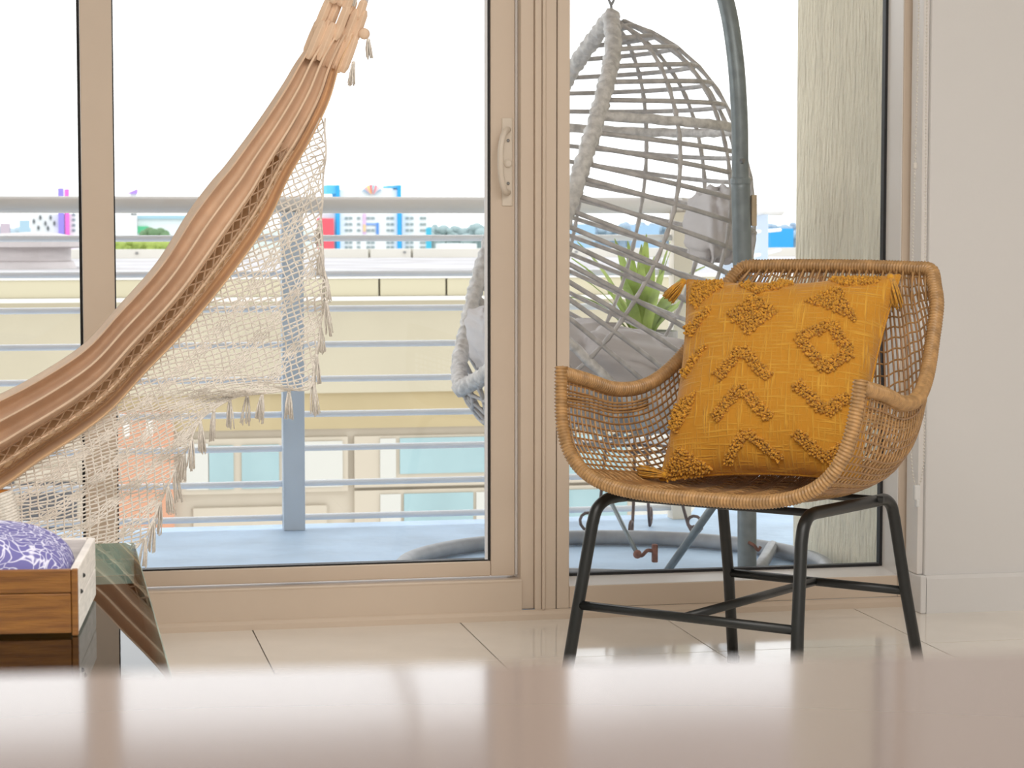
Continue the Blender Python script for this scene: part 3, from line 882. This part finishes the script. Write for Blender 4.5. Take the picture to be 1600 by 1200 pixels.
# black leg frames
legr = .0112
for sd in (-1, 1):
    pts = [(sd * .240, -.275, 0), (sd * .2245, -.242, .19), (sd * .214, -.212, .335)]
    bend = spline([(sd * .214, -.212, .335), (sd * .212, -.200, .362), (sd * .208, -.175, .377), (sd * .204, -.145, .380)], 6)
    bend2 = spline([(sd * .186, .140, .372), (sd * .184, .172, .370), (sd * .184, .198, .356), (sd * .185, .210, .33)], 6)
    path = [Vector(p) for p in pts[:2]] + bend + bend2 + [Vector((sd * .192, .247, .19)), Vector((sd * .207, .295, 0))]
    MB().tube(path, legr, 12).build('leg_frame', M['black'], chair, smooth=True)
    for fx, fy in ((sd * .2405, -.276), (sd * .2075, .296)):
        MB().lathe((fx, fy, 0), [(.0125, 0), (.0125, .012), (.0115, .014)], 14).build('foot_cap', M['rubber'], chair)
MB().tube([(-.2245, -.242, .19), (.2245, -.242, .19)], .0085, 10).build('stretcher', M['black'], chair, smooth=True)
MB().tube([(-.192, .247, .19), (.192, .247, .19)], .0085, 10).build('stretcher', M['black'], chair, smooth=True)
MB().tube([(0, -.242, .19), (0, .247, .19)], .0085, 10).build('stretcher', M['black'], chair, smooth=True)
for y in (-.12, .12):
    MB().tube([(-.205, y, .376), (.205, y, .376)], .007, 8).build('seat_bar', M['black'], chair, smooth=True)

# ---------------------------------------------------------------- mustard pillow
PC = Vector((-.016, .112, .592))
prx = Vector((.385, .105, .013)).normalized()
pup = Vector((-.015, .165, .350)); pup = (pup - prx * pup.dot(prx)).normalized()
pn = prx.cross(pup)           # points to the sitter's front (towards -y)
PM = CM @ Matrix(((prx.x, pup.x, pn.x, PC.x), (prx.y, pup.y, pn.y, PC.y), (prx.z, pup.z, pn.z, PC.z), (0, 0, 0, 1)))
pil = empty('throw_pillow', 'mustard yellow throw pillow with tufted shapes and corner tassels on the wicker armchair', 'pillow')
pil.matrix_world = PM
HWX, HWY, TH = .198, .205, .075
def pill(u, v, side=1):
    """u,v in -1..1"""
    e = ((1 - min(abs(u), 1) ** 2.6) * (1 - min(abs(v), 1) ** 2.6))
    z = TH * max(e, 0) ** .5
    k = 1 - .075 * (1 - abs(v) ** 2) * abs(u) ** 3; k2 = 1 - .075 * (1 - abs(u) ** 2) * abs(v) ** 3
    taper = 1 - .045 * (-v)
    wr = .004 * math.sin(9 * u + 4 * v) * (abs(v) ** 2) + .004 * math.sin(7 * v - 5 * u) * abs(u) ** 2
    return Vector((u * HWX * k * taper + .016 * v, v * HWY * k2, side * (z + wr * (1 if e > .02 else 0)) ))
m = MB()
NP = 56
def gu(i): 
    x = -1 + 2 * i / NP
    return math.sin(x * math.pi / 2)
m.grid(lambda i, j: pill(gu(i), gu(j), 1), NP, NP)
m.grid(lambda i, j: pill(-gu(i), gu(j), -1), NP, NP)
m.build('pillow_cover', M['mustard'], pil, smooth=True)
m = MB()
for side in ((1, 0), (-1, 0), (0, 1), (0, -1)):
    pts = []
    for k in range(41):
        a = -1 + 2 * k / 40
        pts.append(pill(side[0] if side[0] else a, side[1] if side[1] else a, 0))
    m.tube(pts, .0028, 6)
m.build('edge_seam', M['mustard'], pil, smooth=True)
ZQ = [(320, 95), (1345, 75), (1095, 1130), (160, 1045)]     # pillow corners TL TR BR BL in a close view
def invbil(x, y):
    u = v = .5
    for _ in range(30):
        def F(u, v):
            return [(ZQ[0][c] * (1 - u) * (1 - v) + ZQ[1][c] * u * (1 - v) + ZQ[2][c] * u * v + ZQ[3][c] * (1 - u) * v) for c in (0, 1)]
        f = F(u, v); h = 1e-4
        fu = F(u + h, v); fv = F(u, v + h)
        a, b, c, d = (fu[0] - f[0]) / h, (fv[0] - f[0]) / h, (fu[1] - f[1]) / h, (fv[1] - f[1]) / h
        det = a * d - b * c
        ex, ey = x - f[0], y - f[1]
        u += (d * ex - b * ey) / det; v += (-c * ex + a * ey) / det
    return u * 2 - 1, 1 - 2 * v
def inside(p, poly):
    c = False; n = len(poly)
    for i in range(n):
        a, b = poly[i], poly[i - 1]
        if (a[1] > p[1]) != (b[1] > p[1]) and p[0] < (b[0] - a[0]) * (p[1] - a[1]) / (b[1] - a[1]) + a[0]: c = not c
    return c
def tufts(points):
    m = MB()
    for (x, y) in points:
        u, v = invbil(x, y)
        u = max(-.995, min(.995, u)); v = max(-.995, min(.995, v))
        p = pill(u, v); e = .01
        du = pill(min(u + e, 1), v) - pill(max(u - e, -1), v); dv = pill(u, min(v + e, 1)) - pill(u, max(v - e, -1))
        n = du.cross(dv)
        n = n.normalized() if n.length > 1e-9 else Vector((0, 0, 1))
        n = (n + Vector((random.uniform(-.6, .6), random.uniform(-.6, .6), random.uniform(-.2, .2)))).normalized()
        t = n.orthogonal().normalized(); b = n.cross(t)
        r = random.uniform(.0017, .0028); h = random.uniform(.005, .0105)
        i0 = len(m.v)
        for k in range(5):
            a = 2 * math.pi * k / 5
            m.v.append(p - n * .002 + (t * math.cos(a) + b * math.sin(a)) * r)
        for k in range(5):
            a = 2 * math.pi * k / 5 + .4
            m.v.append(p + n * h * .7 + (t * math.cos(a) + b * math.sin(a)) * r * 1.1)
        m.v.append(p + n * h)
        for k in range(5):
            m.f.append([i0 + k, i0 + (k + 1) % 5, i0 + 5 + (k + 1) % 5, i0 + 5 + k])
            m.f.append([i0 + 5 + k, i0 + 5 + (k + 1) % 5, i0 + 10])
    return m
def fillpts(poly, step=8.5):
    xs = [p[0] for p in poly]; ys = [p[1] for p in poly]
    out = []
    y = min(ys)
    while y <= max(ys):
        x = min(xs)
        while x <= max(xs):
            q = (x + random.uniform(-5, 5), y + random.uniform(-5, 5))
            if inside(q, poly): out.append(q)
            x += step
        y += step
    return out
def strokepts(segs, wd=44, step=8.5):
    out = []
    for a, b in segs:
        L = math.hypot(b[0] - a[0], b[1] - a[1]); tx, ty = (b[0] - a[0]) / L, (b[1] - a[1]) / L
        d = 0
        while d <= L:
            o = -wd / 2
            while o <= wd / 2:
                out.append((a[0] + tx * d - ty * o + random.uniform(-5, 5), a[1] + ty * d + tx * o + random.uniform(-5, 5)))
                o += step
            d += step
    return out
motifs = [('triangle_tuft', fillpts([(335, 215), (365, 120), (500, 85), (520, 150), (372, 278)])),
          ('chevron_tuft', fillpts([(300, 345), (345, 350), (450, 278), (475, 290), (352, 415), (302, 395)])),
          ('bar_tuft', fillpts([(268, 545), (300, 555), (425, 465), (440, 478), (302, 618)])),
          ('triangle_tuft', fillpts([(212, 745), (375, 692), (345, 770), (260, 862), (215, 830)])),
          ('triangle_tuft', fillpts([(175, 1035), (270, 925), (430, 1050), (250, 1085)])),
          ('chevron_tuft', strokepts([((620, 130), (690, 200)), ((690, 200), (850, 118))], 40) + fillpts([(755, 85), (830, 80), (820, 105), (770, 108)])),
          ('diamond_tuft', fillpts([(545, 325), (672, 215), (797, 325), (650, 447)])),
          ('chevron_tuft', strokepts([((495, 640), (620, 515)), ((620, 515), (735, 660))], 46)),
          ('chevron_tuft', strokepts([((475, 830), (600, 700)), ((600, 700), (730, 850))], 44)),
          ('chevron_tuft', strokepts([((505, 1040), (612, 915)), ((612, 915), (755, 1045))], 40)),
          ('triangle_tuft', fillpts([(1010, 72), (1270, 95), (1240, 140), (1100, 168), (1040, 130)])),
          ('triangle_tuft', fillpts([(920, 265), (1075, 172), (1165, 378), (1100, 345)])),
          ('hollow_diamond_tuft', strokepts([((890, 465), (1040, 390)), ((1040, 390), (1115, 535)), ((1115, 535), (1000, 620)), ((1000, 620), (890, 465))], 44)),
          ('chevron_tuft', strokepts([((860, 690), (985, 825)), ((985, 825), (1110, 740))], 44)),
          ('chevron_tuft', strokepts([((845, 930), (965, 1050)), ((965, 1050), (1050, 985))], 44))]
for nm, pts in motifs:
    tufts(pts).build(nm, M['mustard_tuft'], pil)
def tassel(name, top, dirv, L, mt, parent, n=26, spread=.016, r=.0012, knot=.008, matw=None):
    """bundle of threads hanging from top along dirv"""
    m = MB(); d = Vector(dirv).normalized(); t = d.orthogonal().normalized(); b = d.cross(t); top = Vector(top)
    m.ball(top + d * knot, knot, 10, 6)
    for k in range(n):
        a = random.uniform(0, 6.28); q = math.sqrt(random.random())
        o = (t * math.cos(a) + b * math.sin(a)) * q
        e = L * random.uniform(.85, 1.05)
        m.tube([top + d * knot + o * knot * .7, top + d * (knot + e * .45) + o * spread * .8, top + d * (knot + e) + o * spread + Vector((random.uniform(-1, 1), random.uniform(-1, 1), 0)) * .002], r, 4)
    return m.build(name, M[mt], parent, smooth=True)
Minv = PM.to_3x3().inverted()
down = Minv @ Vector((0, 0, -1))
tassel('tassel', (-HWX * .97, HWY * .99, .01), down + Vector((-.75, 0, .3)), .045, 'mustard_tuft', pil, 40, .015, .0014, .007)
tassel('tassel', (HWX * 1.03, HWY * 1.0, .01), down + Vector((.25, 0, .25)), .060, 'mustard_tuft', pil, 40, .015, .0014, .008)
tassel('tassel', (-HWX * .95, -HWY * .97, .01), Vector((-1, .05, .35)), .05, 'mustard_tuft', pil, 40, .013, .0014, .007)

# ================================================================ HAMMOCK
HYc = 4.30
ham = empty('hammock', 'peach cotton hammock with crochet lace fringe hanging across the window', 'hammock', loc=(.2, HYc, 0))
parts = []
E0 = [(.509, 1.240), (.470, 1.187), (.440, 1.138), (.391, 1.066), (.337, .994), (.306, .958), (.264, .902), (.205, .809), (.129, .723), (.071, .660), (-.003, .610), (-.085, .567), (-.19, .525), (-.32, .49), (-.5, .46)]
E1 = [(.573, 1.235), (.548, 1.181), (.530, 1.121), (.512, 1.079), (.487, 1.031), (.448, .964), (.414, .892), (.371, .826), (.307, .743), (.245, .671), (.177, .601), (.119, .538), (.060, .492), (-.020, .440), (-.087, .393), (-.2, .34), (-.34, .295), (-.52, .27)]
QQ = [(.520, 1.079), (.517, 1.001), (.514, .904), (.512, .82), (.520, .759), (.509, .675), (.496, .602), (.484, .572), (.448, .568), (.387, .561), (.339, .550), (.303, .532), (.273, .502), (.254, .46), (.23, .413), (.205, .353), (.187, .317), (.163, .281), (.10, .235), (.02, .20), (-.08, .16), (-.2, .12)]
A0 = resample(spline([(x, z, 0) for x, z in E0], 8), 200)
A1 = resample(spline([(x, z, 0) for x, z in E1], 8), 200)
def cl(pts, s):
    x = s * 200; i = min(int(x), 199); return pts[i].lerp(pts[i + 1], x - i)
def hcloth(s, t, back=0):
    a = cl(A0, s); b = cl(A1, s)
    k = 4.4
    tt = t + .052 * math.sin(2 * math.pi * k * t + .6 + 2.0 * s) * (1 if 0 < t < 1 else 0) * min(1, 4 * t) * min(1, 4 * (1 - t))
    p = a.lerp(b, tt)
    amp = .012 + .022 * min(1, s * 2)
    y = HYc + amp * math.cos(2 * math.pi * k * t + 2.0 * s) - .05 * math.sin(math.pi * t) * min(1, 3 * s) + back * (.05 + .03 * math.sin(5 * s))
    if back:
        p = a.lerp(b, .03 + .93 * t)
        y = HYc + .045 + .012 * math.cos(12 * t)
    return Vector((p.x, y, p.y))
NSs, NT = 130, 150
def strip(name, t0, t1, mt, back=0, s0=0.0):
    m = MB(); n = max(6, int(NT * (t1 - t0)))
    m.grid(lambda i, j: hcloth(s0 + (1 - s0) * i / NSs, t0 + (t1 - t0) * j / n, back), NSs, n)
    o = m.build(name, M[mt], smooth=True); parts.append(o)
    s = o.modifiers.new('thick', 'SOLIDIFY'); s.thickness = .002
    return o
strip('cloth_panel', 0, .62, 'cloth')
strip('cloth_edge', .84, 1.0, 'cloth_d')
strip('back_panel', 0, 1, 'cloth_d', 1)
strip('cloth_panel', .60, .86, 'cloth', 0, 0).name = 'upper_band'
parts[-1].data = parts[-1].data.copy()
# keep the openwork region free: the upper band ends where the net starts
me = parts[-1].data
import bmesh
bm = bmesh.new(); bm.from_mesh(me)
kill = [v for v in bm.verts if v.co.z < 1.0]
bmesh.ops.delete(bm, geom=kill, context='VERTS'); bm.to_mesh(me); bm.free()
m = MB()
rows = 7; ns = 84; s_a = .16
def nod(i, j):
    return hcloth(s_a + (1 - s_a) * i / ns, .61 + .24 * j / rows) + Vector((0, -.003, 0))
for i in range(ns - 1):
    for j in range(rows):
        if (i + j) % 2 == 0:
            m.tube([nod(i, j), nod(i + 1, j + 1)], .0016, 4, cap=False)
        else:
            m.tube([nod(i + 1, j), nod(i, j + 1)], .0016, 4, cap=False)
for j in (0, 2, 3, 5, rows):
    m.tube([nod(i, j) for i in range(ns)], .0018, 4, cap=False)
parts.append(m.build('openwork_net', M['cord_t'], kind='stuff'))
# crochet lace
i0 = None
P1 = [p for p in resample(spline([(x, z, 0) for x, z in E1[3:]], 8), 170)]
Q1 = [p for p in resample(spline([(x, z, 0) for x, z in QQ], 8), 170)]
NI = 162
rnd = random.Random(5)
cell = .0080
def lpt(i, d):
    f = i / NI * 170; a = min(int(f), 169)
    p = P1[a].lerp(P1[a + 1], f - a); q = Q1[a].lerp(Q1[a + 1], f - a)
    L = (q - p).length
    u = min(d / max(L, 1e-6), 1)
    r = p.lerp(q, u)
    sag = .10 * L * math.sin(math.pi * u) * .35
    y = HYc - .012 + .018 * math.sin(i * .23 + u * 3) * u + .012 * math.sin(i * .61) * u
    return Vector((r.x + sag * .15, y, r.y - sag * .5)), L
m = MB(); m2 = MB()
wob = {}
def node(i, j):
    p, L = lpt(i, j * cell)
    kx = (i, j)
    if kx not in wob: wob[kx] = Vector((rnd.uniform(-1, 1), rnd.uniform(-.5, .5), rnd.uniform(-1, 1))) * .0016
    return p + wob[kx], L
for i in range(NI):
    L = lpt(i, 0)[1]; Lb = lpt(i + 1, 0)[1]
    nj = int(min(L, Lb) / cell)
    for j in range(nj + 1):
        dense = (j % 9) in (5, 6, 7)
        a, _ = node(i, j); b, _ = node(i + 1, j + 1); c, _ = node(i + 1, j); d, _ = node(i, j + 1)
        mm = m
        if (i + j) % 2 == 0: mm.tube([a, b], .0016, 4, cap=False)
        else: mm.tube([c, d], .0016, 4, cap=False)
        if dense:
            mm.tube([a, c], .0014, 4, cap=False)
            if (i // 3) % 2: mm.tube([a.lerp(d, .5), c.lerp(b, .5)], .0014, 4, cap=False)
        elif (j % 9) == 2 and (i % 2): mm.tube([a, d], .0014, 4, cap=False)
m.tube([lpt(i, 0)[0] for i in range(NI + 1)], .0022, 5)
m.tube([lpt(i, 9)[0] for i in range(NI + 1)], .002, 5)
parts.append(m.build('crochet_lace', M['cord'], kind='stuff'))
parented(ham, parts)
tl = []
for i in list(range(22, 71, 6)) + list(range(73, 142, 4)):
    p, L = lpt(i, 9)
    d = Vector((rnd.uniform(-.12, .12), rnd.uniform(-.1, .1), -1))
    tl.append(tassel('lace_tassel', p, d, rnd.uniform(.045, .062), 'cord', None, 14, .009, .0011, .0035))
parented(ham, tl)
# gathered loops, cords and side tassels at the top
parts = []
axis = Vector((.075, 0, .19)).normalized()
def topp(f, side, dy=0):     # f upwards along the axis from the cloth head, side across
    c = Vector((.541, HYc, 1.237)) + axis * f
    sd = Vector((axis.z, 0, -axis.x))
    return c + sd * side + Vector((0, dy, 0))
for row, (f0, f1, wd) in enumerate(((-.062, .012, .038), (-.008, .055, .036), (.045, .075, .025))):
    n = 9 - 2 * row
    for k in range(n):
        sdv = -wd + 2 * wd * k / (n - 1) + random.uniform(-.003, .003)
        dy = random.uniform(-.018, .012)
        m = MB()
        a = topp(f0 + random.uniform(-.006, .006), sdv * 1.05, dy); b = topp(f1 + random.uniform(-.004, .008), sdv, dy - .004)
        m.tube([a, a.lerp(b, .15), a.lerp(b, .5), a.lerp(b, .85), b], [.005, .0088, .0094, .0088, .005], 4)
        parts.append(m.build('gathered_loop', M['cloth'], bevel=.0015))
for k in range(16):
    sdv = random.uniform(-.022, .022)
    a = topp(.06, sdv, random.uniform(-.012, .012)); b = Vector((.685 + sdv * .25, HYc + random.uniform(-.008, .008), 1.66))
    parts.append(MB().tube([a, a.lerp(b, .5) + Vector((-.004, 0, -.004)), b], .0021, 5).build('suspension_cord', M['cord'], smooth=True))
sv = Vector((axis.z, 0, -axis.x))
parts.append(MB().tube([topp(.03, .038), Vector((.70, HYc, 1.66))], .0034, 6).build('suspension_cord', M['rail'], smooth=True))
parts.append(MB().tube([Vector((.685, HYc, 1.65)), Vector((1.0, HYc, 2.52)), Vector((1.03, HYc, 2.6))], .006, 8).build('hanging_rope', M['cord'], smooth=True))
parts.append(MB().ball(topp(.02, .05, -.01), .011, 10, 7, (1, .8, 1)).build('cloth_knot', M['cloth'], smooth=True))
parts.append(tassel('side_tassel', topp(.015, .06, -.01), Vector((.1, 0, -1)), .034, 'cord', None, 20, .008, .0012, .004))
parts.append(tassel('side_tassel', topp(-.035, .05, -.01), Vector((-.1, 0, -1)), .042, 'cord', None, 20, .008, .0012, .004))
parented(ham, parts)

# ================================================================ GLASS COFFEE TABLE, TRAY, RATTAN CHAIR
gt = empty('glass_coffee_table', 'clear glass coffee table with greenish edges at the lower left', 'table', loc=(-.45, 2.8, 0))
GX1 = .121; GX0 = -1.05; GY0 = 2.0; GY1 = 3.335; GZ = .42
parts = [bx('glass_top', (GX0, GY0, GZ - .012), (GX1, GY1, GZ), M['tglass'])]
e = MB()
e.box((GX1, GY0, GZ - .012), (GX1 + .0012, GY1, GZ - .0003)); e.box((GX0, GY1, GZ - .012), (GX1, GY1 + .0012, GZ - .0003))
parts.append(e.build('glass_edge', M['tglass_edge']))
for x in (GX1 - .075, GX0 + .075):
    parts.append(bx('glass_leg_panel', (x - .008, GY0 + .08, .0), (x + .008, GY1 - .12, GZ - .0125), M['tglass']))
    parts.append(bx('panel_edge', (x - .008, GY1 - .1195, 0), (x + .008, GY1 - .118, GZ - .0125), M['tglass_edge']))
    parts.append(bx('panel_edge', (x - .008, GY0 + .0785, 0), (x + .008, GY0 + .08, GZ - .0125), M['tglass_edge']))
parts.append(bx('glass_shelf', (GX0 + .09, GY0 + .12, .13), (GX1 - .09, GY1 - .2, .14), M['tglass']))
parented(gt, parts)
ang = math.atan2(.187, .018)            # tray side direction
tx = Vector((math.cos(ang), math.sin(ang), 0)); ty = Vector((-tx.y, tx.x, 0))
TM = Matrix(((-ty.x, tx.x, 0, .031), (-ty.y, tx.y, 0, 2.592), (0, 0, 1, GZ + .0005), (0, 0, 0, 1)))
tray = empty('wooden_tray_box', 'brown wooden tray box with whitewashed side on the glass table', 'box')
tray.matrix_world = TM
TL_, TD, THt = .42, .26, .0755
def tbx(nm, a, b, mt, bevel=.0015):
    return bx(nm, a, b, M[mt], tray, bevel=bevel)
tbx('front_board', (-TL_, 0, .003), (-.0075, .009, THt - .027), 'oak')
tbx('front_board', (-TL_, 0, THt - .0265), (-.0075, .009, THt), 'oak')
tbx('corner_post', (-.0072, -.0005, .0), (.0, .0092, THt + .0003), 'oak')
tbx('side_board', (-.009, .0095, .003), (.0004, TD, THt - .038), 'wwash')
tbx('side_board', (-.009, .0095, THt - .0375), (.0004, TD, THt), 'wwash')
tbx('back_board', (-TL_, TD - .009, .003), (-.0095, TD, THt), 'wwash')
tbx('side_board', (-TL_ - .009, 0, .003), (-TL_, TD, THt), 'oak')
tbx('tray_bottom', (-TL_, .0095, .003), (-.0095, TD - .0095, .009), 'oak')
for y, z in ((.07, .058), (.035, .045)):
    MB().ball((.0006, y, z), .0028, 8, 5).build('nail', M['rubber'], tray)
cu = MB()
def cup(i, j):
    u = 2 * math.pi * i / 48; v = math.pi / 2 * j / 14
    x = pw(math.cos(v), .5) * pw(math.cos(u), .45); y = pw(math.cos(v), .5) * pw(math.sin(u), .45)
    return Vector((-.215 + x * .198, .132 + y * .116, .055 + .056 * math.sin(v) * (1 + .04 * math.sin(5 * u))))
cu.grid(cup, 48, 14)
cu.grid(lambda i, j: Vector((cup(48 - i, 0).x, cup(48 - i, 0).y, .055 - .045 * j)), 48, 1)
o = cu.build('coral_print_cushion', M['coral'], None, smooth=True, label='indigo cushion with white coral print lying in the wooden tray', cat='cushion')
o.matrix_world = TM
# rattan chair whose arm peeks in at the left edge
rc = empty('rattan_chair', 'orange rattan cane chair with white cord bindings at the far left edge', 'chair', loc=(-.35, 3.95, 0))
parts = []
xr = at(9, 800, 3.95).x
def cane(pts, r=.016, nm='cane_pole'):
    parts.append(MB().tube(spline(pts, 6), r, 12).build(nm, M['cane'], smooth=True))
zt = at(9, 770, 3.95).z
for q in range(4):
    cane([(xr - .55, 3.95 + .012 * q, zt - .012 - .030 * q), (xr - .25, 3.93, zt - .012 - .030 * q), (xr - .014, 3.95, zt - .014 - .030 * q)], .0145, 'arm_cane')
for x, y in ((xr - .01, 3.95), (xr - .56, 3.95), (xr - .01, 4.16), (xr - .56, 4.16)):
    cane([(x, y, 0), (x, y, .2), (x, y, zt - .02)], .016, 'leg')
cane([(xr - .56, 4.16, .24), (xr - .3, 4.16, .24), (xr - .01, 4.16, .24)], .016, 'seat_rail')
cane([(xr - .56, 3.95, .24), (xr - .3, 3.95, .24), (xr - .01, 3.95, .24)], .016, 'seat_rail')
m = MB()
for q in range(26):
    f = q / 25
    c = Vector((xr - .006 + .012 * math.sin(f * 2.6), 3.945, zt - .004 - f * .125))
    m.tube([c + Vector((.017 * math.cos(a * 6.283 / 10), .017 * math.sin(a * 6.283 / 10), .006 * math.cos(a * 6.283 / 10))) for a in range(10)], .0032, 5, closed=True)
parts.append(m.build('cord_binding', M['cord'], smooth=True))
parts.append(bx('seat_pad', (xr - .55, 3.97, .255), (xr - .02, 4.15, .30), M['cloth'], bevel=.012))
parented(rc, parts)

# ================================================================ BLIND CHAIN
bc = empty('blind_chain', 'white beaded roller blind chain loop hanging beside the wall corner', 'chain', loc=(1.91, 4.78, .27))
BYc = 4.785
pts = spline([(1.897, BYc, 2.45), (1.895, BYc, 1.371), (1.891, BYc, 1.006), (1.888, BYc, .78), (1.8885, BYc, .50), (1.890, BYc, .38), (1.896, BYc, .315), (1.906, BYc, .292), (1.917, BYc, .318), (1.921, BYc, .40), (1.918, BYc, .779), (1.914, BYc, 1.371), (1.913, BYc, 2.45)], 24)
L = sum((b - a).length for a, b in zip(pts, pts[1:]))
q = resample(pts, int(L / .0076))
m = MB()
for p in q: m.ball(p, .0024, 6, 4)
m.tube(pts, .0006, 4)
o1 = m.build('bead_string', M['bead'], smooth=True, kind='stuff')
o2 = MB().lathe((1.891, BYc, 1.0), [(.003, 0), (.0048, .003), (.0048, .012), (.003, .015)], 12).build('connector', M['bead'])
c = MB(); c.box((1.898, BYc - .006, .262), (1.912, BYc + .006, .296)); c.box((1.902, BYc - .008, .246), (1.910, BYc + .008, .264))
o3 = c.build('tension_clip', M['clip'], bevel=.003)
parented(bc, [o1, o2, o3])
bx('trim_3', (1.9255, 4.83, .0865), (1.9398, 4.90, 2.42), M['frame_w'], kind='structure', bevel=.002)

# ================================================================ FOREGROUND TABLE
ft = empty('dining_table', 'glossy rosy tabletop out of focus across the bottom foreground', 'table')
fa = math.radians(-5.0)
ft.matrix_world = Matrix.Translation((.09, .452, 0)) @ Matrix.Rotation(fa, 4, 'Z')
bx('table_top', (-.95, -1.0, .765), (.95, 0, .80), M['ttop'], ft, bevel=.004)
for x in (-.88, .88):
    for y in (-.93, -.07):
        bx('leg', (x - .03, y - .03, 0), (x + .03, y + .03, .7645), M['tleg'], ft, bevel=.003)
bx('apron', (-.85, -.10, .69), (.85, -.08, .7645), M['tleg'], ft)
bx('apron', (-.85, -.92, .69), (.85, -.90, .7645), M['tleg'], ft)
